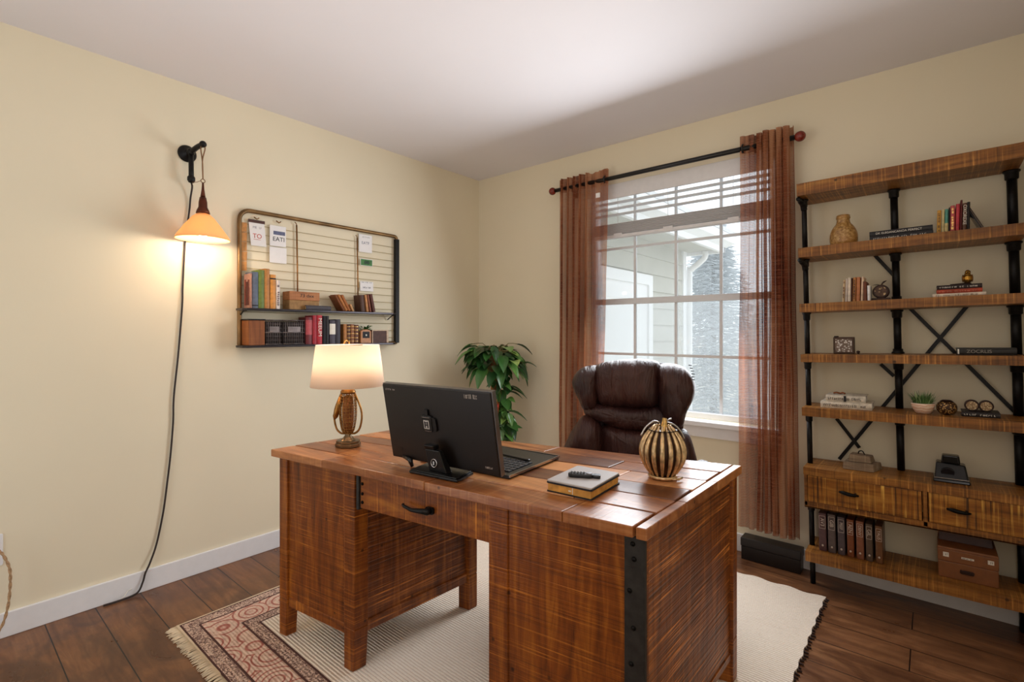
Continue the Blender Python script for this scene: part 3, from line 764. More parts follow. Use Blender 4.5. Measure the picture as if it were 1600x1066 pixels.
# keyboard base
kb = thing('keyboard_dock', 'black keyboard dock with silver edge lying behind the monitor', 'keyboard', (1.60, -1.60, 0.7512))
a = radians(4.5)
m = MB(); m.bx(-0.2, 0.2, -0.155, 0.155, 0, 0.011); m.build('dock_body', M_black, kb, rot=(0, 0, a), bevel=0.002)
m = MB(); m.bx(0.2, 0.203, -0.155, 0.157, 0.006, 0.013); m.bx(-0.2, 0.2, 0.155, 0.157, 0.006, 0.013); m.build('silver_edge', M_chrome, kb, rot=(0, 0, a))
m = MB()
for i in range(16):
    for j in range(6): m.bx(-0.175+i*0.022, -0.157+i*0.022, -0.12+j*0.024, -0.101+j*0.024, 0.011, 0.0145)
m.build('keys', plain('dark_grey_keys', (44, 42, 44), 0.45, bump=0), kb, rot=(0, 0, a), bevel=0.001)
m = MB(); m.bx(-0.04, 0.16, 0.028, 0.042, 0.0146, 0.022); pen = m.build('pen_case', M_black, loc=(1.60, -1.60, 0.7512), rot=(0, 0, a-0.1), bevel=0.004)
tag(pen, 'slim black pen case lying across the keyboard dock', 'pen case')

# ------------------------------------------------------------------ BOOK + REMOTE + PUMPKIN ON DESK
M_grey = plain('grey_cover_cloth', (176, 168, 164), 0.55, 0.0, 0.04, bump=0.02)
ba = 0.075
bk = thing('thick_book', 'thick book with pale grey cover lying flat on the desk', 'book', (1.968, -1.753, 0.7512), ba)
m = MB(); m.rbx(0, 0.145, 0, 0.19, 0.0285, 0.034, 0.006); m.build('cover', M_grey, bk, bevel=0.002)
m = MB(); m.rbx(-0.001, 0.1465, -0.001, 0.1915, 0.0245, 0.0285, 0.006); m.rbx(0.0, 0.146, 0.0, 0.193, 0, 0.003, 0.004); m.build('cover_lining', M_ink, bk)
m = MB(); m.bx(0.003, 0.142, 0.003, 0.187, 0.003, 0.0245); m.build('pages', plain('amber_page_block', (204, 146, 66), 0.6, var=0.3, nscale=40), bk)
m = MB(); m.bx(0.084, 0.086, 0.0018, 0.003, 0.004, 0.024); m.bx(0.072, 0.080, 0.0018, 0.003, 0.011, 0.015); m.build('edge_label', M_lettw, bk)
rm = thing('remote_control', 'small black remote with silver button panel on the grey book', 'remote', (2.038, -1.665, 0.7855), ba+0.42)
rm.scale = (1.3, 1.25, 1.6)
m = MB(); m.rbx(-0.034, 0.024, -0.011, 0.011, 0, 0.007, 0.01); m.rbx(0.022, 0.04, -0.009, 0.010, 0, 0.006, 0.005); m.build('body', M_black, rm, bevel=0.002)
m = MB()
for i in range(5):
    for j in range(2): m.ell((-0.026+i*0.007, -0.004+j*0.008, 0.0075), 0.0022, 0.0022, 0.0018, 8, 6)
m.build('buttons', plain('grey_buttons', (70, 68, 68), 0.4, bump=0), rm)
m = MB(); m.rbx(0.008, 0.02, -0.006, 0.007, 0.007, 0.0085, 0.004); m.build('silver_panel', M_chrome, rm)
pk = thing('pumpkin_ornament', 'gold and dark brown striped openwork pumpkin ornament on the desk', 'ornament', (2.172, -1.402, 0.7512))
PR, PHt = 0.066, 0.158
def pkprof(q):
    s = sin(pi*(0.06+0.90*q)); return (PR*(0.30+0.70*s**0.72) if q < 0.5 else PR*(0.22+0.78*s**0.8), 0.008+PHt*q)
m = MB(); m.lathe([(0, 0.006)]+[(pkprof(i/14)[0]*0.95, pkprof(i/14)[1]) for i in range(14)]+[(0.045, PHt*0.97), (0, PHt*0.95)], n=36)
m.build('body', plain('dark_bronze', (52, 28, 14), 0.3, 0.5, 0.2), pk)
M_goldp = plain('worn_gold_rib', (208, 178, 136), 0.3, 0.8, 0.4, 70, 0.3)
m = MB()
nr = 16
for k in range(nr):
    a = 2*pi*k/nr
    pts = [(pkprof(i/16)[0]*cos(a), pkprof(i/16)[0]*sin(a), pkprof(i/16)[1]) for i in range(17)]
    m.tube(pts, [0.0032+0.0048*sin(pi*i/16) for i in range(17)], 8)
m.build('ribs', M_goldp, pk)
m = MB(); m.tube([(0.04*cos(a), 0.04*sin(a), 0.006) for a in (2*pi*i/24 for i in range(24))], 0.0058, 8, True); m.tube([(0.04, -0.02, 0.005), (0.055, -0.005, 0.005), (0.06, 0.01, 0.008)], 0.004, 6); m.build('foot_ring', M_goldp, pk)
m = MB(); rr = Matrix.Rotation(YAW, 3, 'Z')
m.tube([rr @ Vector(p) for p in smooth_open([(-0.002, -0.02, PHt-0.012), (0.001, -0.014, PHt+0.012), (0.004, -0.01, PHt+0.034)], 8)], [0.010]*5+[0.009, 0.008, 0.0075, 0.007], 10); m.build('stem', M_gold, pk)
m = MB()
for sx, pts in ((1, [(-0.01, 0, PHt+0.018), (-0.03, 0.0, PHt+0.022), (-0.055, 0, PHt+0.002), (-0.07, 0, PHt-0.025)]), (1, [(0.008, 0, PHt+0.02), (0.035, 0, PHt+0.012), (0.058, 0, PHt-0.010), (0.07, 0, PHt-0.035)]), (1, [(0.012, 0, PHt+0.022), (0.02, -0.002, PHt+0.028), (0.028, 0, PHt+0.03)])):
    m.tube([rr @ Vector(p) for p in smooth_open(pts, 12)], 0.003, 6)
m.build('tendril', M_chrome, pk)

# ------------------------------------------------------------------ OFFICE CHAIR
def leather():
    N = NT('dark_brown_leather'); f = N.noise(N.obj(), 5, 4)
    N.col(N.ramp(f, [(0.35, lin((44, 25, 26))), (0.7, lin((76, 42, 34)))])); N.set(Roughness=0.4, Specular_IOR_Level=0.4)
    wr = N.noise(N.obj((10, 2, 1.6)), 3.2, 4, 0.6, 0.5); gr = N.noise(N.obj(), 240, 2)
    N.bump(N.math('ADD', N.math('MULTIPLY', wr, 1.0), N.math('MULTIPLY', gr, 0.05)), 0.9, 0.02); return N.m
M_lea = leather()
k = 0.003055
def o2(pts): return [((px-985)*k*(1.03 if px < 985 else 0.965), 1.071-(py-563)*k) for px, py in pts]
chr_ = thing('office_chair', 'dark brown leather high back office chair behind the desk', 'chair', (1.735, -0.75, 0.0115), radians(22))
def cush(name, pts, y0, hf, hb, wr=0.006, wf=(12, 2.0), seed=0, pw=3.0):
    m = MB(); m.pillow(o2(pts), y0, hf, hb, wr, wf, seed, 0, pw); return m.build(name, M_lea, chr_)
cush('back_shell', [(908, 585), (940, 570), (1030, 567), (1066, 580), (1076, 604), (1066, 650), (1062, 700), (1056, 760), (940, 765), (918, 700), (912, 640), (899, 598)], 0.06, 0.045, 0.075, 0, pw=4)
cush('headrest_cushion', [(931, 574), (948, 566), (985, 561), (1018, 562), (1030, 570), (1032, 600), (1029, 628), (1012, 637), (960, 638), (938, 633), (930, 612), (928, 590)], -0.008, 0.092, 0.05, 0.013, (9, 1.0), 2, 4)
w1 = cush('wing_cushion', [(937, 574), (921, 573), (905, 580), (895, 597), (899, 613), (908, 632), (914, 644), (928, 645), (936, 638), (937, 610), (938, 589)], 0.004, 0.108, 0.05, 0.007, (8, 4), 4, 3.4)
w2 = cush('wing_cushion', [(1027, 571), (1048, 567), (1069, 575), (1082, 596), (1080, 618), (1070, 640), (1063, 662), (1045, 668), (1030, 648), (1026, 622), (1025, 590)], 0.004, 0.112, 0.05, 0.007, (8, 4), 6, 3.4)
cush('middle_cushion', [(914, 640), (940, 631), (990, 634), (1030, 632), (1062, 650), (1060, 672), (1030, 668), (1000, 671), (965, 670), (945, 662), (920, 655)], -0.015, 0.085, 0.05, 0.012, (12, 2.5), 9)
cush('lumbar_cushion', [(942, 668), (965, 665), (1000, 667), (1045, 664), (1060, 672), (1058, 705), (1050, 735), (990, 742), (945, 735), (938, 700)], -0.02, 0.10, 0.05, 0.012, (10, 2.0), 12)
cush('side_cushion', [(916, 650), (932, 655), (943, 668), (944, 700), (940, 740), (915, 745), (884, 735), (882, 712), (893, 684), (904, 664)], -0.06, 0.10, 0.07, 0.008, (7, 3), 15)
cush('side_cushion', [(1062, 662), (1072, 668), (1080, 690), (1086, 720), (1082, 745), (1055, 748), (1044, 735), (1046, 700), (1052, 672)], -0.06, 0.10, 0.07, 0.008, (7, 3), 18)
# stitching along the outer edge of the right wing
m = MB()
for i in range(11):
    z = 1.055-i*0.013; x = (1081-985)*k*0.965 - (0.0+((i-4)/7.0)**2*0.012 if i > 4 else ((4-i)/5)**2*0.02)
    m.tube([(x-0.012, -0.045, z), (x+0.001, 0.0, z-0.004), (x-0.004, 0.035, z-0.006)], 0.0022, 5)
m.build('edge_stitching', M_ink, w2)
m = MB(); m.ell((0, -0.20, 0.47), 0.27, 0.25, 0.075, 40, 20, 0, 0.45); m.build('seat', M_lea, chr_)
for sx in (-1, 1):
    m = MB(); m.tube(smooth_open([(sx*0.3, -0.02, 0.58), (sx*0.315, -0.15, 0.62), (sx*0.315, -0.3, 0.61), (sx*0.30, -0.38, 0.55), (sx*0.27, -0.36, 0.46)], 16), [0.035]*10+[0.03, 0.028, 0.026, 0.024, 0.022, 0.02, 0.02], 12); m.build('armrest', M_lea, chr_)
m = MB(); m.tube([(0, -0.2, 0.40), (0, -0.2, 0.12)], 0.03, 14); m.lathe([(0.06, 0.1), (0.06, 0.14), (0.03, 0.16)], (0, -0.2, 0), 16); m.build('gas_column', M_black, chr_)
m = MB(); m.hexa([(-0.12, -0.34, 0.385), (0.12, -0.34, 0.385), (0.12, 0.06, 0.385), (-0.12, 0.06, 0.385), (-0.14, -0.36, 0.41), (0.14, -0.36, 0.41), (0.14, 0.1, 0.44), (-0.14, 0.1, 0.44)]); m.build('seat_plate', M_black, chr_)
for i in range(5):
    a = 2*pi*i/5+0.3; d = Vector((cos(a), sin(a), 0)); c = Vector((0, -0.2, 0))
    m = MB(); m.tube([c+d*0.03+Vector((0, 0, 0.125)), c+d*0.16+Vector((0, 0, 0.115)), c+d*0.24+Vector((0, 0, 0.085))], [0.03, 0.024, 0.016], 10); lg = m.build('base_arm', M_black, chr_)
    m = MB(); p = c+d*0.24; s = Vector((-d.y, d.x, 0))
    for q in (-1, 1):
        m.M = Matrix.Translation(p+s*q*0.014+Vector((0, 0, 0.0415))) @ Matrix((s, d, Vector((0, 0, 1)))).transposed().to_4x4() @ Matrix.Rotation(pi/2, 4, 'Y')
        m.lathe([(0, -0.009), (0.029, -0.009), (0.03, 0), (0.029, 0.009), (0, 0.009)], n=18)
    m.build('caster', M_black, lg)

# ------------------------------------------------------------------ HOUSE PLANT
def leafmat():
    N = NT('pothos_leaf'); t = N.tint()
    f = N.noise(N.obj(), 26, 3)
    c = N.ramp(t, [(0.0, lin((24, 52, 26))), (0.5, lin((48, 92, 42))), (0.85, lin((94, 140, 62))), (1.0, lin((150, 176, 90)))])
    c = N.mix(N.math('MULTIPLY', f, 0.35), c, lin((30, 58, 30)))
    N.col(c); N.set(Roughness=0.28, Specular_IOR_Level=0.6); N.bump(f, 0.2, 0.004); return N.m
M_leaf = leafmat()
M_stem = plain('vine_stem', (104, 96, 52), 0.6)
def add_leaf(m, base, d, up, ln, wd, droop, t):
    d = d.normalized(); s = d.cross(up)
    if s.length < 1e-4: s = d.orthogonal()
    s.normalize(); n = s.cross(d).normalized()
    prof = [(0, 0.04), (0.12, 0.62), (0.3, 0.98), (0.5, 0.95), (0.7, 0.7), (0.88, 0.32), (1.0, 0.02)]
    vs = []
    for q, w in prof:
        c = base+d*ln*q-Vector((0, 0, 1))*droop*ln*q*q
        e = s*wd*0.5*w
        vs += [c-e+n*wd*0.12*w, c-e*0.5+n*wd*0.02*w, c-n*wd*0.04, c+e*0.5+n*wd*0.02*w, c+e+n*wd*0.12*w]
    fs = [(j*5+i, j*5+i+1, (j+1)*5+i+1, (j+1)*5+i) for j in range(6) for i in range(4)]
    m.add(vs, fs, 0, True, t)
plant = thing('potted_climbing_plant', 'tall leafy green climbing plant in the corner left of the curtain', 'plant', (0.40, -0.24, 0))
M_terra = plain('terracotta', (150, 74, 48), 0.7, var=0.2)
m = MB(); m.lathe([(0, 0), (0.068, 0), (0.105, 0.24), (0.112, 0.25), (0.112, 0.29), (0.10, 0.29), (0.097, 0.26), (0, 0.26)], n=32); m.build('pot', M_terra, plant)
m = MB(); m.lathe([(0.036, 0.25), (0.034, 0.7), (0.033, 1.08), (0, 1.09)], n=16); m.build('support_pole', plain('coir_pole', (134, 88, 48), 0.95, var=0.35, bump=0.5), plant)
r = random.Random(77); m = MB(); ms = MB()
cr = Vector((0.0, 0.0, 1.03))
r2 = Vector((cos(YAW), sin(YAW), 0)); fw = Vector((-sin(YAW), cos(YAW), 0))   # right / away as seen from the desk
for i in range(118):
    a = r.uniform(0, 2*pi); e = r.uniform(-0.9, 1.0)
    d = Vector((cos(a), sin(a), e*0.8)).normalized()
    rad = Vector((0.215, 0.2, 0.165)); c = cr+Vector((d.x*rad.x, d.y*rad.y, d.z*rad.z))*r.uniform(0.45, 1.0)
    c.x = max(c.x, -0.30)
    if c.y > 0.13: c.y = 0.13
    dirv = (Vector((d.x, d.y, 0)) + Vector((r.uniform(-.5, .5), r.uniform(-.5, .5), r.uniform(-0.7, 0.3))))
    ln = r.uniform(0.085, 0.135)
    if c.y+dirv.normalized().y*ln > 0.21: dirv.y = 0
    if c.x+dirv.normalized().x*ln < -0.36: dirv.x = 0
    add_leaf(m, c, dirv, Vector((0, 0, 1)), ln, ln*r.uniform(0.55, 0.75), r.uniform(0.2, 0.7), min(1, max(0, r.gauss(0.46, 0.26))))
    ms.tube(smooth_open([(0, 0, min(c.z, 1.06)-0.06), (c.x*0.5, c.y*0.5, c.z-0.005), tuple(c)], 5), 0.0028, 5)
for i in range(80):      # trailing column on the right of the pole
    z = r.uniform(0.42, 0.98); sgn = r.choice([0.25, 0.5, 0.8, 1.0, -0.5])
    c = r2*(0.05*sgn+0.03)+fw*(-0.05)+Vector((r.uniform(-.03, .03), r.uniform(-.03, .03), z))
    dirv = r2*r.uniform(-0.5, 1.0)+fw*r.uniform(-1, 0.2)+Vector((0, 0, r.uniform(-0.9, 0.3)))
    ln = r.uniform(0.06, 0.11)
    add_leaf(m, c, dirv, Vector((0, 0, 1))-fw*0.4, ln, ln*r.uniform(0.6, 0.85), r.uniform(0.1, 0.6), min(1, max(0, r.gauss(0.6, 0.25))))
for z, ln, s in ((0.80, 0.15, 1.0), (0.82, 0.13, 0.9), (0.64, 0.15, 1.0), (0.78, 0.12, 0.7)):
    add_leaf(m, r2*0.085+fw*-0.03+Vector((0, 0, z)), r2*s+fw*-0.25+Vector((0, 0, 0.15)), Vector((0, 0, 1)), ln, ln*0.45, 0.55, 0.5)
for q in (-0.02, 0.03, 0.06):
    ms.tube(smooth_open([tuple(r2*q+fw*-0.045+Vector((0, 0, 0.28))), tuple(r2*(q+0.02)+fw*-0.05+Vector((0, 0, 0.6))), tuple(r2*q+fw*-0.04+Vector((0, 0, 0.95)))], 12), 0.004, 6)
m.build('foliage', M_leaf, plant); ms.build('vines', M_stem, plant)
rbl = tuple(Vector((0, 0, 0.635))-fw*0.14+r2*-0.01)
m = MB(); m.lathe([(0, 0), (0.034, 0), (0.042, 0.085), (0.039, 0.085), (0.032, 0.006), (0, 0.006)], n=20); rb = m.build('hanging_basket', plain('red_lacquer', (150, 40, 24), 0.35, var=0.4, nscale=60), plant, rbl); rb['label'] = 'small red woven basket among the lower leaves'
m = MB()
for z in (0.02, 0.05, 0.083): m.tube([((0.036+z*0.085)*cos(a), (0.036+z*0.085)*sin(a), z) for a in (2*pi*i/20 for i in range(20))], 0.003, 6, True)
m.tube(smooth_open([(0.04, 0, 0.08), (0.0, 0, 0.16), (-0.04, 0, 0.08)], 12), 0.0025, 6)
m.build('basket_hoops', M_brass, rb)

# ------------------------------------------------------------------ sight lines used to read real positions off known planes
cosY, sinY = cos(YAW), sin(YAW)
def on_x(px, x):
    q = (px-800)/777; dx = -sinY+cosY*q; dy = cosY+sinY*q; return -2.935+(x-2.833)/dx*dy
def on_y(px, y):
    q = (px-800)/777; dx = -sinY+cosY*q; dy = cosY+sinY*q; return 2.833+(y+2.935)/dy*dx

# ------------------------------------------------------------------ PENDANT WALL LAMP
pd = thing('wall_pendant_lamp', 'black iron pipe wall lamp with glowing amber cone shade and long trailing cord', 'lamp', (0, -2.088, 2.103))
m = MB(); m.M = Matrix.Rotation(pi/2, 4, 'Y'); m.lathe([(0, 0.0005), (0.040, 0.0005), (0.042, 0.006), (0.036, 0.012), (0.018, 0.018), (0.015, 0.03), (0, 0.031)], n=28); m.build('wall_flange', M_iron, pd)
m = MB()
m.tube(smooth_open([(0.025, 0, 0), (0.055, 0.004, 0.0), (0.10, 0.012, 0.012), (0.15, 0.022, 0.018)], 12), [0.013]*3+[0.0125]*10, 12)
m.ell((0.05, 0.003, 0.0), 0.02, 0.018, 0.02, 14, 10)
m.ell((0.152, 0.0225, 0.0185), 0.016, 0.016, 0.016, 14, 10)
m.build('pipe_arm', M_iron, pd)
m = MB(); m.tube([(0.05, 0.003, 0), (0.05, 0.004, -0.10), (0.05, 0.004, -0.13)], 0.0115, 12); m.lathe([(0.0, -0.155), (0.012, -0.15), (0.017, -0.14), (0.017, -0.125), (0.012, -0.118)], (0.05, 0.004, 0), 14); m.build('down_pipe', M_iron, pd)
m = MB()
m.tube(smooth_open([(0.152, 0.0225, 0.034), (0.157, 0.030, 0.0), (0.153, 0.020, -0.06), (0.150, 0.023, -0.15)], 16), 0.0028, 6)
m.tube(smooth_open([(0.152, 0.0225, 0.034), (0.149, 0.014, 0.0), (0.150, 0.021, -0.07), (0.150, 0.023, -0.15)], 16), 0.0028, 6)
m.tube([(0.150, 0.023+0.009*cos(a), -0.158+0.009*sin(a)) for a in (2*pi*i/14 for i in range(14))], 0.002, 6, True)
m.tube([(0.05, 0.004, -0.150), (0.1, 0.013, -0.156), (0.150, 0.0145, -0.158)], 0.0013, 5)
m.build('hanging_cord', plain('braided_cord', (128, 92, 58), 0.8), pd)
sc = (0.150, 0.023, 0)
m = MB(); m.lathe([(0, -0.165), (0.004, -0.166), (0.006, -0.2), (0.011, -0.235), (0.0, -0.236)], sc, 14); m.lathe([(0, -0.235), (0.014, -0.238), (0.018, -0.26), (0.019, -0.285), (0.026, -0.300), (0.03, -0.315), (0, -0.316)], sc, 20); m.build('socket', plain('rust_copper', (92, 46, 28), 0.4, 0.7, 0.3), pd)
m = MB()
zr = 1.662-2.103
m.lathe([(0.024, zr+0.125), (0.045, zr+0.108), (0.075, zr+0.068), (0.112, zr+0.012), (0.1155, zr), (0.1130, zr), (0.1095, zr+0.012), (0.073, zr+0.065), (0.043, zr+0.104), (0.022, zr+0.121)], sc, 48, closed=True)
m.build('lamp_shade', shade_mat('amber_glass_shade', (240, 200, 148), 0.3), pd)
m = MB(); m.ell((sc[0], sc[1], zr+0.036), 0.023, 0.023, 0.027, 16, 12); m.lathe([(0.012, zr+0.06), (0.012, zr+0.11), (0, zr+0.11)], sc, 12); m.build('bulb', bulb_mat('pendant_bulb', (1, 0.85, 0.62, 1), 22), pd)
d = bpy.data.lights.new('pendant_bulb_light', 'POINT'); d.energy = 3.6; d.color = (1, 0.82, 0.62); d.shadow_soft_size = 0.025
o = bpy.data.objects.new('pendant_bulb_light', d); COL.objects.link(o); o.location = (0.15, -2.065, 1.662+0.002)
m = MB()
cp = [(0.05, -2.083, 1.952), (0.03, -2.074, 1.935), (0.012, -2.076, 1.88), (0.009, -2.080, 1.818), (0.009, -2.097, 1.673), (0.009, -2.108, 1.45), (0.009, -2.111, 1.34), (0.009, -2.128, 1.1), (0.009, -2.146, 0.902), (0.009, -2.149, 0.778), (0.009, -2.16, 0.62), (0.009, -2.172, 0.503), (0.009, -2.19, 0.35), (0.010, -2.217, 0.208), (0.019, -2.245, 0.13), (0.021, -2.264, 0.088), (0.024, -2.275, 0.05), (0.030, -2.298, 0.012), (0.034, -2.36, 0.0055), (0.03, -2.42, 0.0055)]
m.tube([(p.x, p.y+2.088, p.z-2.103) for p in smooth_open(cp, 160)], 0.0042, 7)
m.build('power_cord', plain('brown_cord', (44, 30, 24), 0.6), pd)
m = MB(); m.tube([(p.x, p.y+2.088, p.z-2.103) for p in smooth_open([(0.03, -2.36, 0.006), (0.03, -2.345, 0.018), (0.022, -2.33, 0.032), (0.019, -2.315, 0.034)], 14)], 0.0018, 6); m.build('thin_wire', M_lettw, pd)
# outlet with braided cord
ot = thing('wall_outlet', 'white wall outlet plate at the left edge beside the baseboard', 'outlet', (0, -2.785, 0.352), pi/2)
m = MB(); m.rbx(-0.056, 0.056, -0.063, 0.063, 0, 0.006, 0.006); m.v = [(x, -0.0005-z, y) for x, y, z in m.v]; m.build('cover_plate', M_trim, ot, bevel=0.002)
m = MB()
for z in (-0.022, 0.022): m.rbx(-0.016, 0.016, z-0.014, z+0.014, 0.006, 0.0075, 0.012)
m.v = [(x, -z, y) for x, y, z in m.v]; m.build('socket_face', M_vinyl, ot)
m = MB()
P = smooth_open([(0.03, -2.775, 0.375), (0.05, -2.755, 0.375), (0.06, -2.735, 0.35), (0.065, -2.716, 0.29), (0.065, -2.714, 0.22), (0.065, -2.722, 0.13), (0.065, -2.745, 0.055), (0.07, -2.80, 0.008), (0.08, -2.86, 0.008)], 70)
for ph in (0, pi):
    tw = []
    for i, p in enumerate(P):
        a = i*0.85+ph; tw.append((p.x+0.0025*cos(a), p.y+0.0025*sin(a), p.z))
    m.tube(tw, 0.0032, 6)
cd = m.build('plug_cord', plain('twisted_tan_cord', (176, 142, 106), 0.8, var=0.3, nscale=120), loc=(0, 0, 0)); tag(cd, 'twisted tan cord curving from the outlet to the floor at far left', 'cord')
# plug body joins the cord to the outlet
m = MB(); m.tube([(0.0085, -2.785, 0.375), (0.03, -2.78, 0.375), (0.036, -2.77, 0.375)], [0.012, 0.011, 0.005], 10); m.build('plug', M_lettw, cd)

# ------------------------------------------------------------------ BOOK BUILDERS
BM = {}
def cloth(rgb, rough=0.55, var=0.25):
    key = (rgb, rough)
    if key not in BM: BM[key] = plain('book_cloth_%d_%d_%d' % rgb, rgb, rough, 0.0, var, 50, 0.1)
    return BM[key]
def book(w, h, d, rgb, label, loc, rz=0.0, rot=None, group=None, bands=None, title=None, tcol=None, tsize=None, pages=True, name='book', marks=0, capmat=None):
    """upright book: spine looks to local -y, thickness along x, origin at the bottom of the spine"""
    t = thing(name, label, 'book', loc, rz, group, rot)
    m = MB(); c = cloth(rgb); b = 0.0028
    m.bx(-w/2, -w/2+b, 0, d, 0, h); m.bx(w/2-b, w/2, 0, d, 0, h)
    k = 6      # rounded spine
    po = [(-w/2+w*i/k, -0.004*sin(pi*i/k)) for i in range(k+1)]+[(w/2, 0.0035), (-w/2, 0.0035)]
    m.prism(po, 0, h); m.build('cover', c, t, bevel=0.0006, seg=1)
    if pages: B(-w/2+b, w/2-b, 0.0035, d-0.003, 0.003, h-0.004).build('pages', M_pages, t)
    if bands:
        for z, zz in bands:
            m = MB(); m.prism([(-w/2-0.0004+(w+0.0008)*i/k, -0.0008-0.0042*sin(pi*i/k)) for i in range(k+1)]+[(w/2+0.0004, 0.001), (-w/2-0.0004, 0.001)], h*z, h*zz); m.build('spine_band', capmat or M_gold, t)
    if title: text('title', title, tsize or w*0.75, tcol or M_lettw, t, (0, -0.0048, h*0.58), (pi/2, pi/2, 0), 0.0004, squeeze=1.1)
    if marks:
        m = MB(); r = random.Random(int(w*1e5+h*1e4)); z = h*0.12
        while z < h*0.85:
            zz = z+r.uniform(.006, .014)
            if r.random() < .85: m.bx(-w*r.uniform(.15, .3), w*r.uniform(.12, .3), -0.0055, -0.003, z, zz-0.003)
            z = zz
        m.build('title_marks', tcol or M_lettw, t)
    return t
def flat_book(w, d, h, rgb, label, loc, rot=(0, 0, 0), group=None, marks=0, mcol=None, pages=M_pages, spine=None):
    """book lying flat: spine looks to -y, width along x"""
    t = thing('book', label, 'book', loc, 0, group, rot)
    m = MB(); b = 0.003
    m.bx(-w/2, w/2, 0, d, 0, b); m.bx(-w/2, w/2, 0, d, h-b, h)
    m.prism([(0.002, 0), (-0.003, h*0.25), (-0.004, h*0.5), (-0.003, h*0.75), (0.002, h)], -w/2, w/2, fn=lambda y, z, x: (x, y, z))
    m.build('cover', cloth(rgb), t, bevel=0.0006, seg=1)
    B(-w/2+0.004, w/2-0.004, 0.002, d-0.004, b, h-b).build('pages', pages, t)
    if marks:
        m = MB(); scribble(m, -w*0.44, w*0.4, h*0.3, h*0.68, -0.0036, marks, max(6, int(w/0.009)), 0.0012); m.build('spine_print', mcol or M_lettw, t)
    return t

# ------------------------------------------------------------------ WIRE WALL ORGANIZER
M_frame = plain('bronze_frame_metal', (128, 98, 62), 0.4, 0.7, 0.45, 9, 0.1)
Y0, Y1, Z0, Z1 = -1.848, -0.832, 1.142, 1.872
og = thing('wall_organizer', 'bronze framed wire grid wall organizer with two dark metal shelves', 'organizer', (0, -1.34, 1.142))
oo = lambda x, y, z: (x, y+1.34, z-1.142)
m = MB()
def rc(cy, cz, rr, a0, n=6): return [(cy+rr*cos(radians(a0+90*i/n)), cz+rr*sin(radians(a0+90*i/n))) for i in range(n+1)]
loop = rc(Y1-0.02, Z1-0.02, 0.02, 0)+rc(Y0+0.055, Z1-0.055, 0.055, 90)+rc(Y0+0.01, Z0+0.01, 0.01, 180)+rc(Y1-0.01, Z0+0.01, 0.01, 270)
m.tube([oo(0.016, y, z) for y, z in loop], 0.0115, 8, True); m.build('frame', M_frame, og)
m = MB(); m.bx(0.008, 0.032, Y1+1.34-0.016, Y1+1.34+0.012, 0, Z1-1.142-0.02); m.build('right_upright', M_iron, og)
m = MB(); z = 1.80
while z > 1.16:
    m.tube([oo(0.010, Y0+0.005, z), oo(0.010, Y1-0.005, z-0.004)], 0.0017, 5); z -= 0.0475
m.build('grid_wire', plain('tan_wire', (178, 160, 118), 0.6, 0.0), og)
m = MB()
for y, zt, zb in ((-1.535, 1.838, 1.345), (-1.137, 1.822, 1.345)):
    m.tube([oo(0.014, y, zt), oo(0.015, y+0.004, (zt+zb)/2), oo(0.014, y+0.006, zb)], 0.0042, 7)
    m.tube([oo(0.014, y, zt), oo(0.022, y-0.006, zt+0.006), oo(0.016, y-0.012, zt+0.014)], 0.0025, 6)
for y in (-1.76, -1.64):
    m.tube([oo(0.012, y-0.012, 1.843), oo(0.02, y, 1.832), oo(0.012, y+0.014, 1.842)], 0.003, 6)
m.build('vertical_rod', M_brass, og)
M_shm = plain('dark_shelf_metal', (58, 54, 58), 0.3, 0.7, 0.15, bump=0.02)
def oshelf(z0, z1):
    m = MB(); p = [(-1.862, 0.0), (-1.862, 0.09), (-1.85, 0.112), (-1.82, 0.12), (-0.935, 0.12), (-0.912, 0.112), (-0.903, 0.09), (-0.845, 0.004)]
    p = [(-1.862, 0.004), (-1.862, 0.09), (-1.85, 0.112), (-1.82, 0.12), (-0.935, 0.12), (-0.912, 0.112), (-0.903, 0.095), (-0.86, 0.004)]
    m.prism([(a+1.34, b) for a, b in p], z0-1.142, z1-1.142, fn=lambda y, x, z: (x, y, z)); return m.build('shelf', M_shm, og, bevel=0.002)
oshelf(1.331, 1.3425); oshelf(1.134, 1.146)
m = MB(); m.tube([oo(0.01, -1.845, 1.30), oo(0.06, -1.845, 1.33), oo(0.1, -1.845, 1.331)], 0.004, 6); m.tube([oo(0.01, -0.90, 1.30), oo(0.06, -0.90, 1.326), oo(0.09, -0.90, 1.331)], 0.004, 6); m.build('shelf_bracket', M_iron, og)
H90 = pi/2
def wbook(p0, p1, h, d, rgb, label, zb=1.3430, front=0.10, **k):
    y0, y1 = on_x(p0, front), on_x(p1, front); w = (y1-y0)-0.0008
    return book(w, h, d, rgb, label, (front, (y0+y1)/2, zb), H90, **k)
G1 = 'books at the left of the organizer upper shelf'
gb = [(0.1, 0.13), (0.3, 0.33), (0.7, 0.73), (0.9, 0.93)]
fbk = wbook(391, 394, 0.182, 0.080, (152, 112, 98), 'pale pinkish brown book at the left end of the organizer upper shelf', group=G1)
for yy, zz, rgb in ((0.014, 0.150, (84, 30, 26)), (0.034, 0.140, (60, 24, 22)), (0.054, 0.152, (110, 46, 36))):
    B(-0.0042-0.003, -0.0042, yy, yy+0.011, 0.016, zz).build('cover_print', cloth(rgb), fbk)
wbook(394, 403.5, 0.192, 0.088, (86, 96, 114), 'slate blue book on the wire organizer upper shelf', group=G1, bands=[(0.06, 0.09)], capmat=M_ink)
wbook(403.5, 413, 0.205, 0.088, (98, 116, 44), 'olive green book on the wire organizer upper shelf', group=G1)
wbook(413, 421.5, 0.214, 0.088, (176, 118, 56), 'tall tan book right of the olive green book', group=G1)
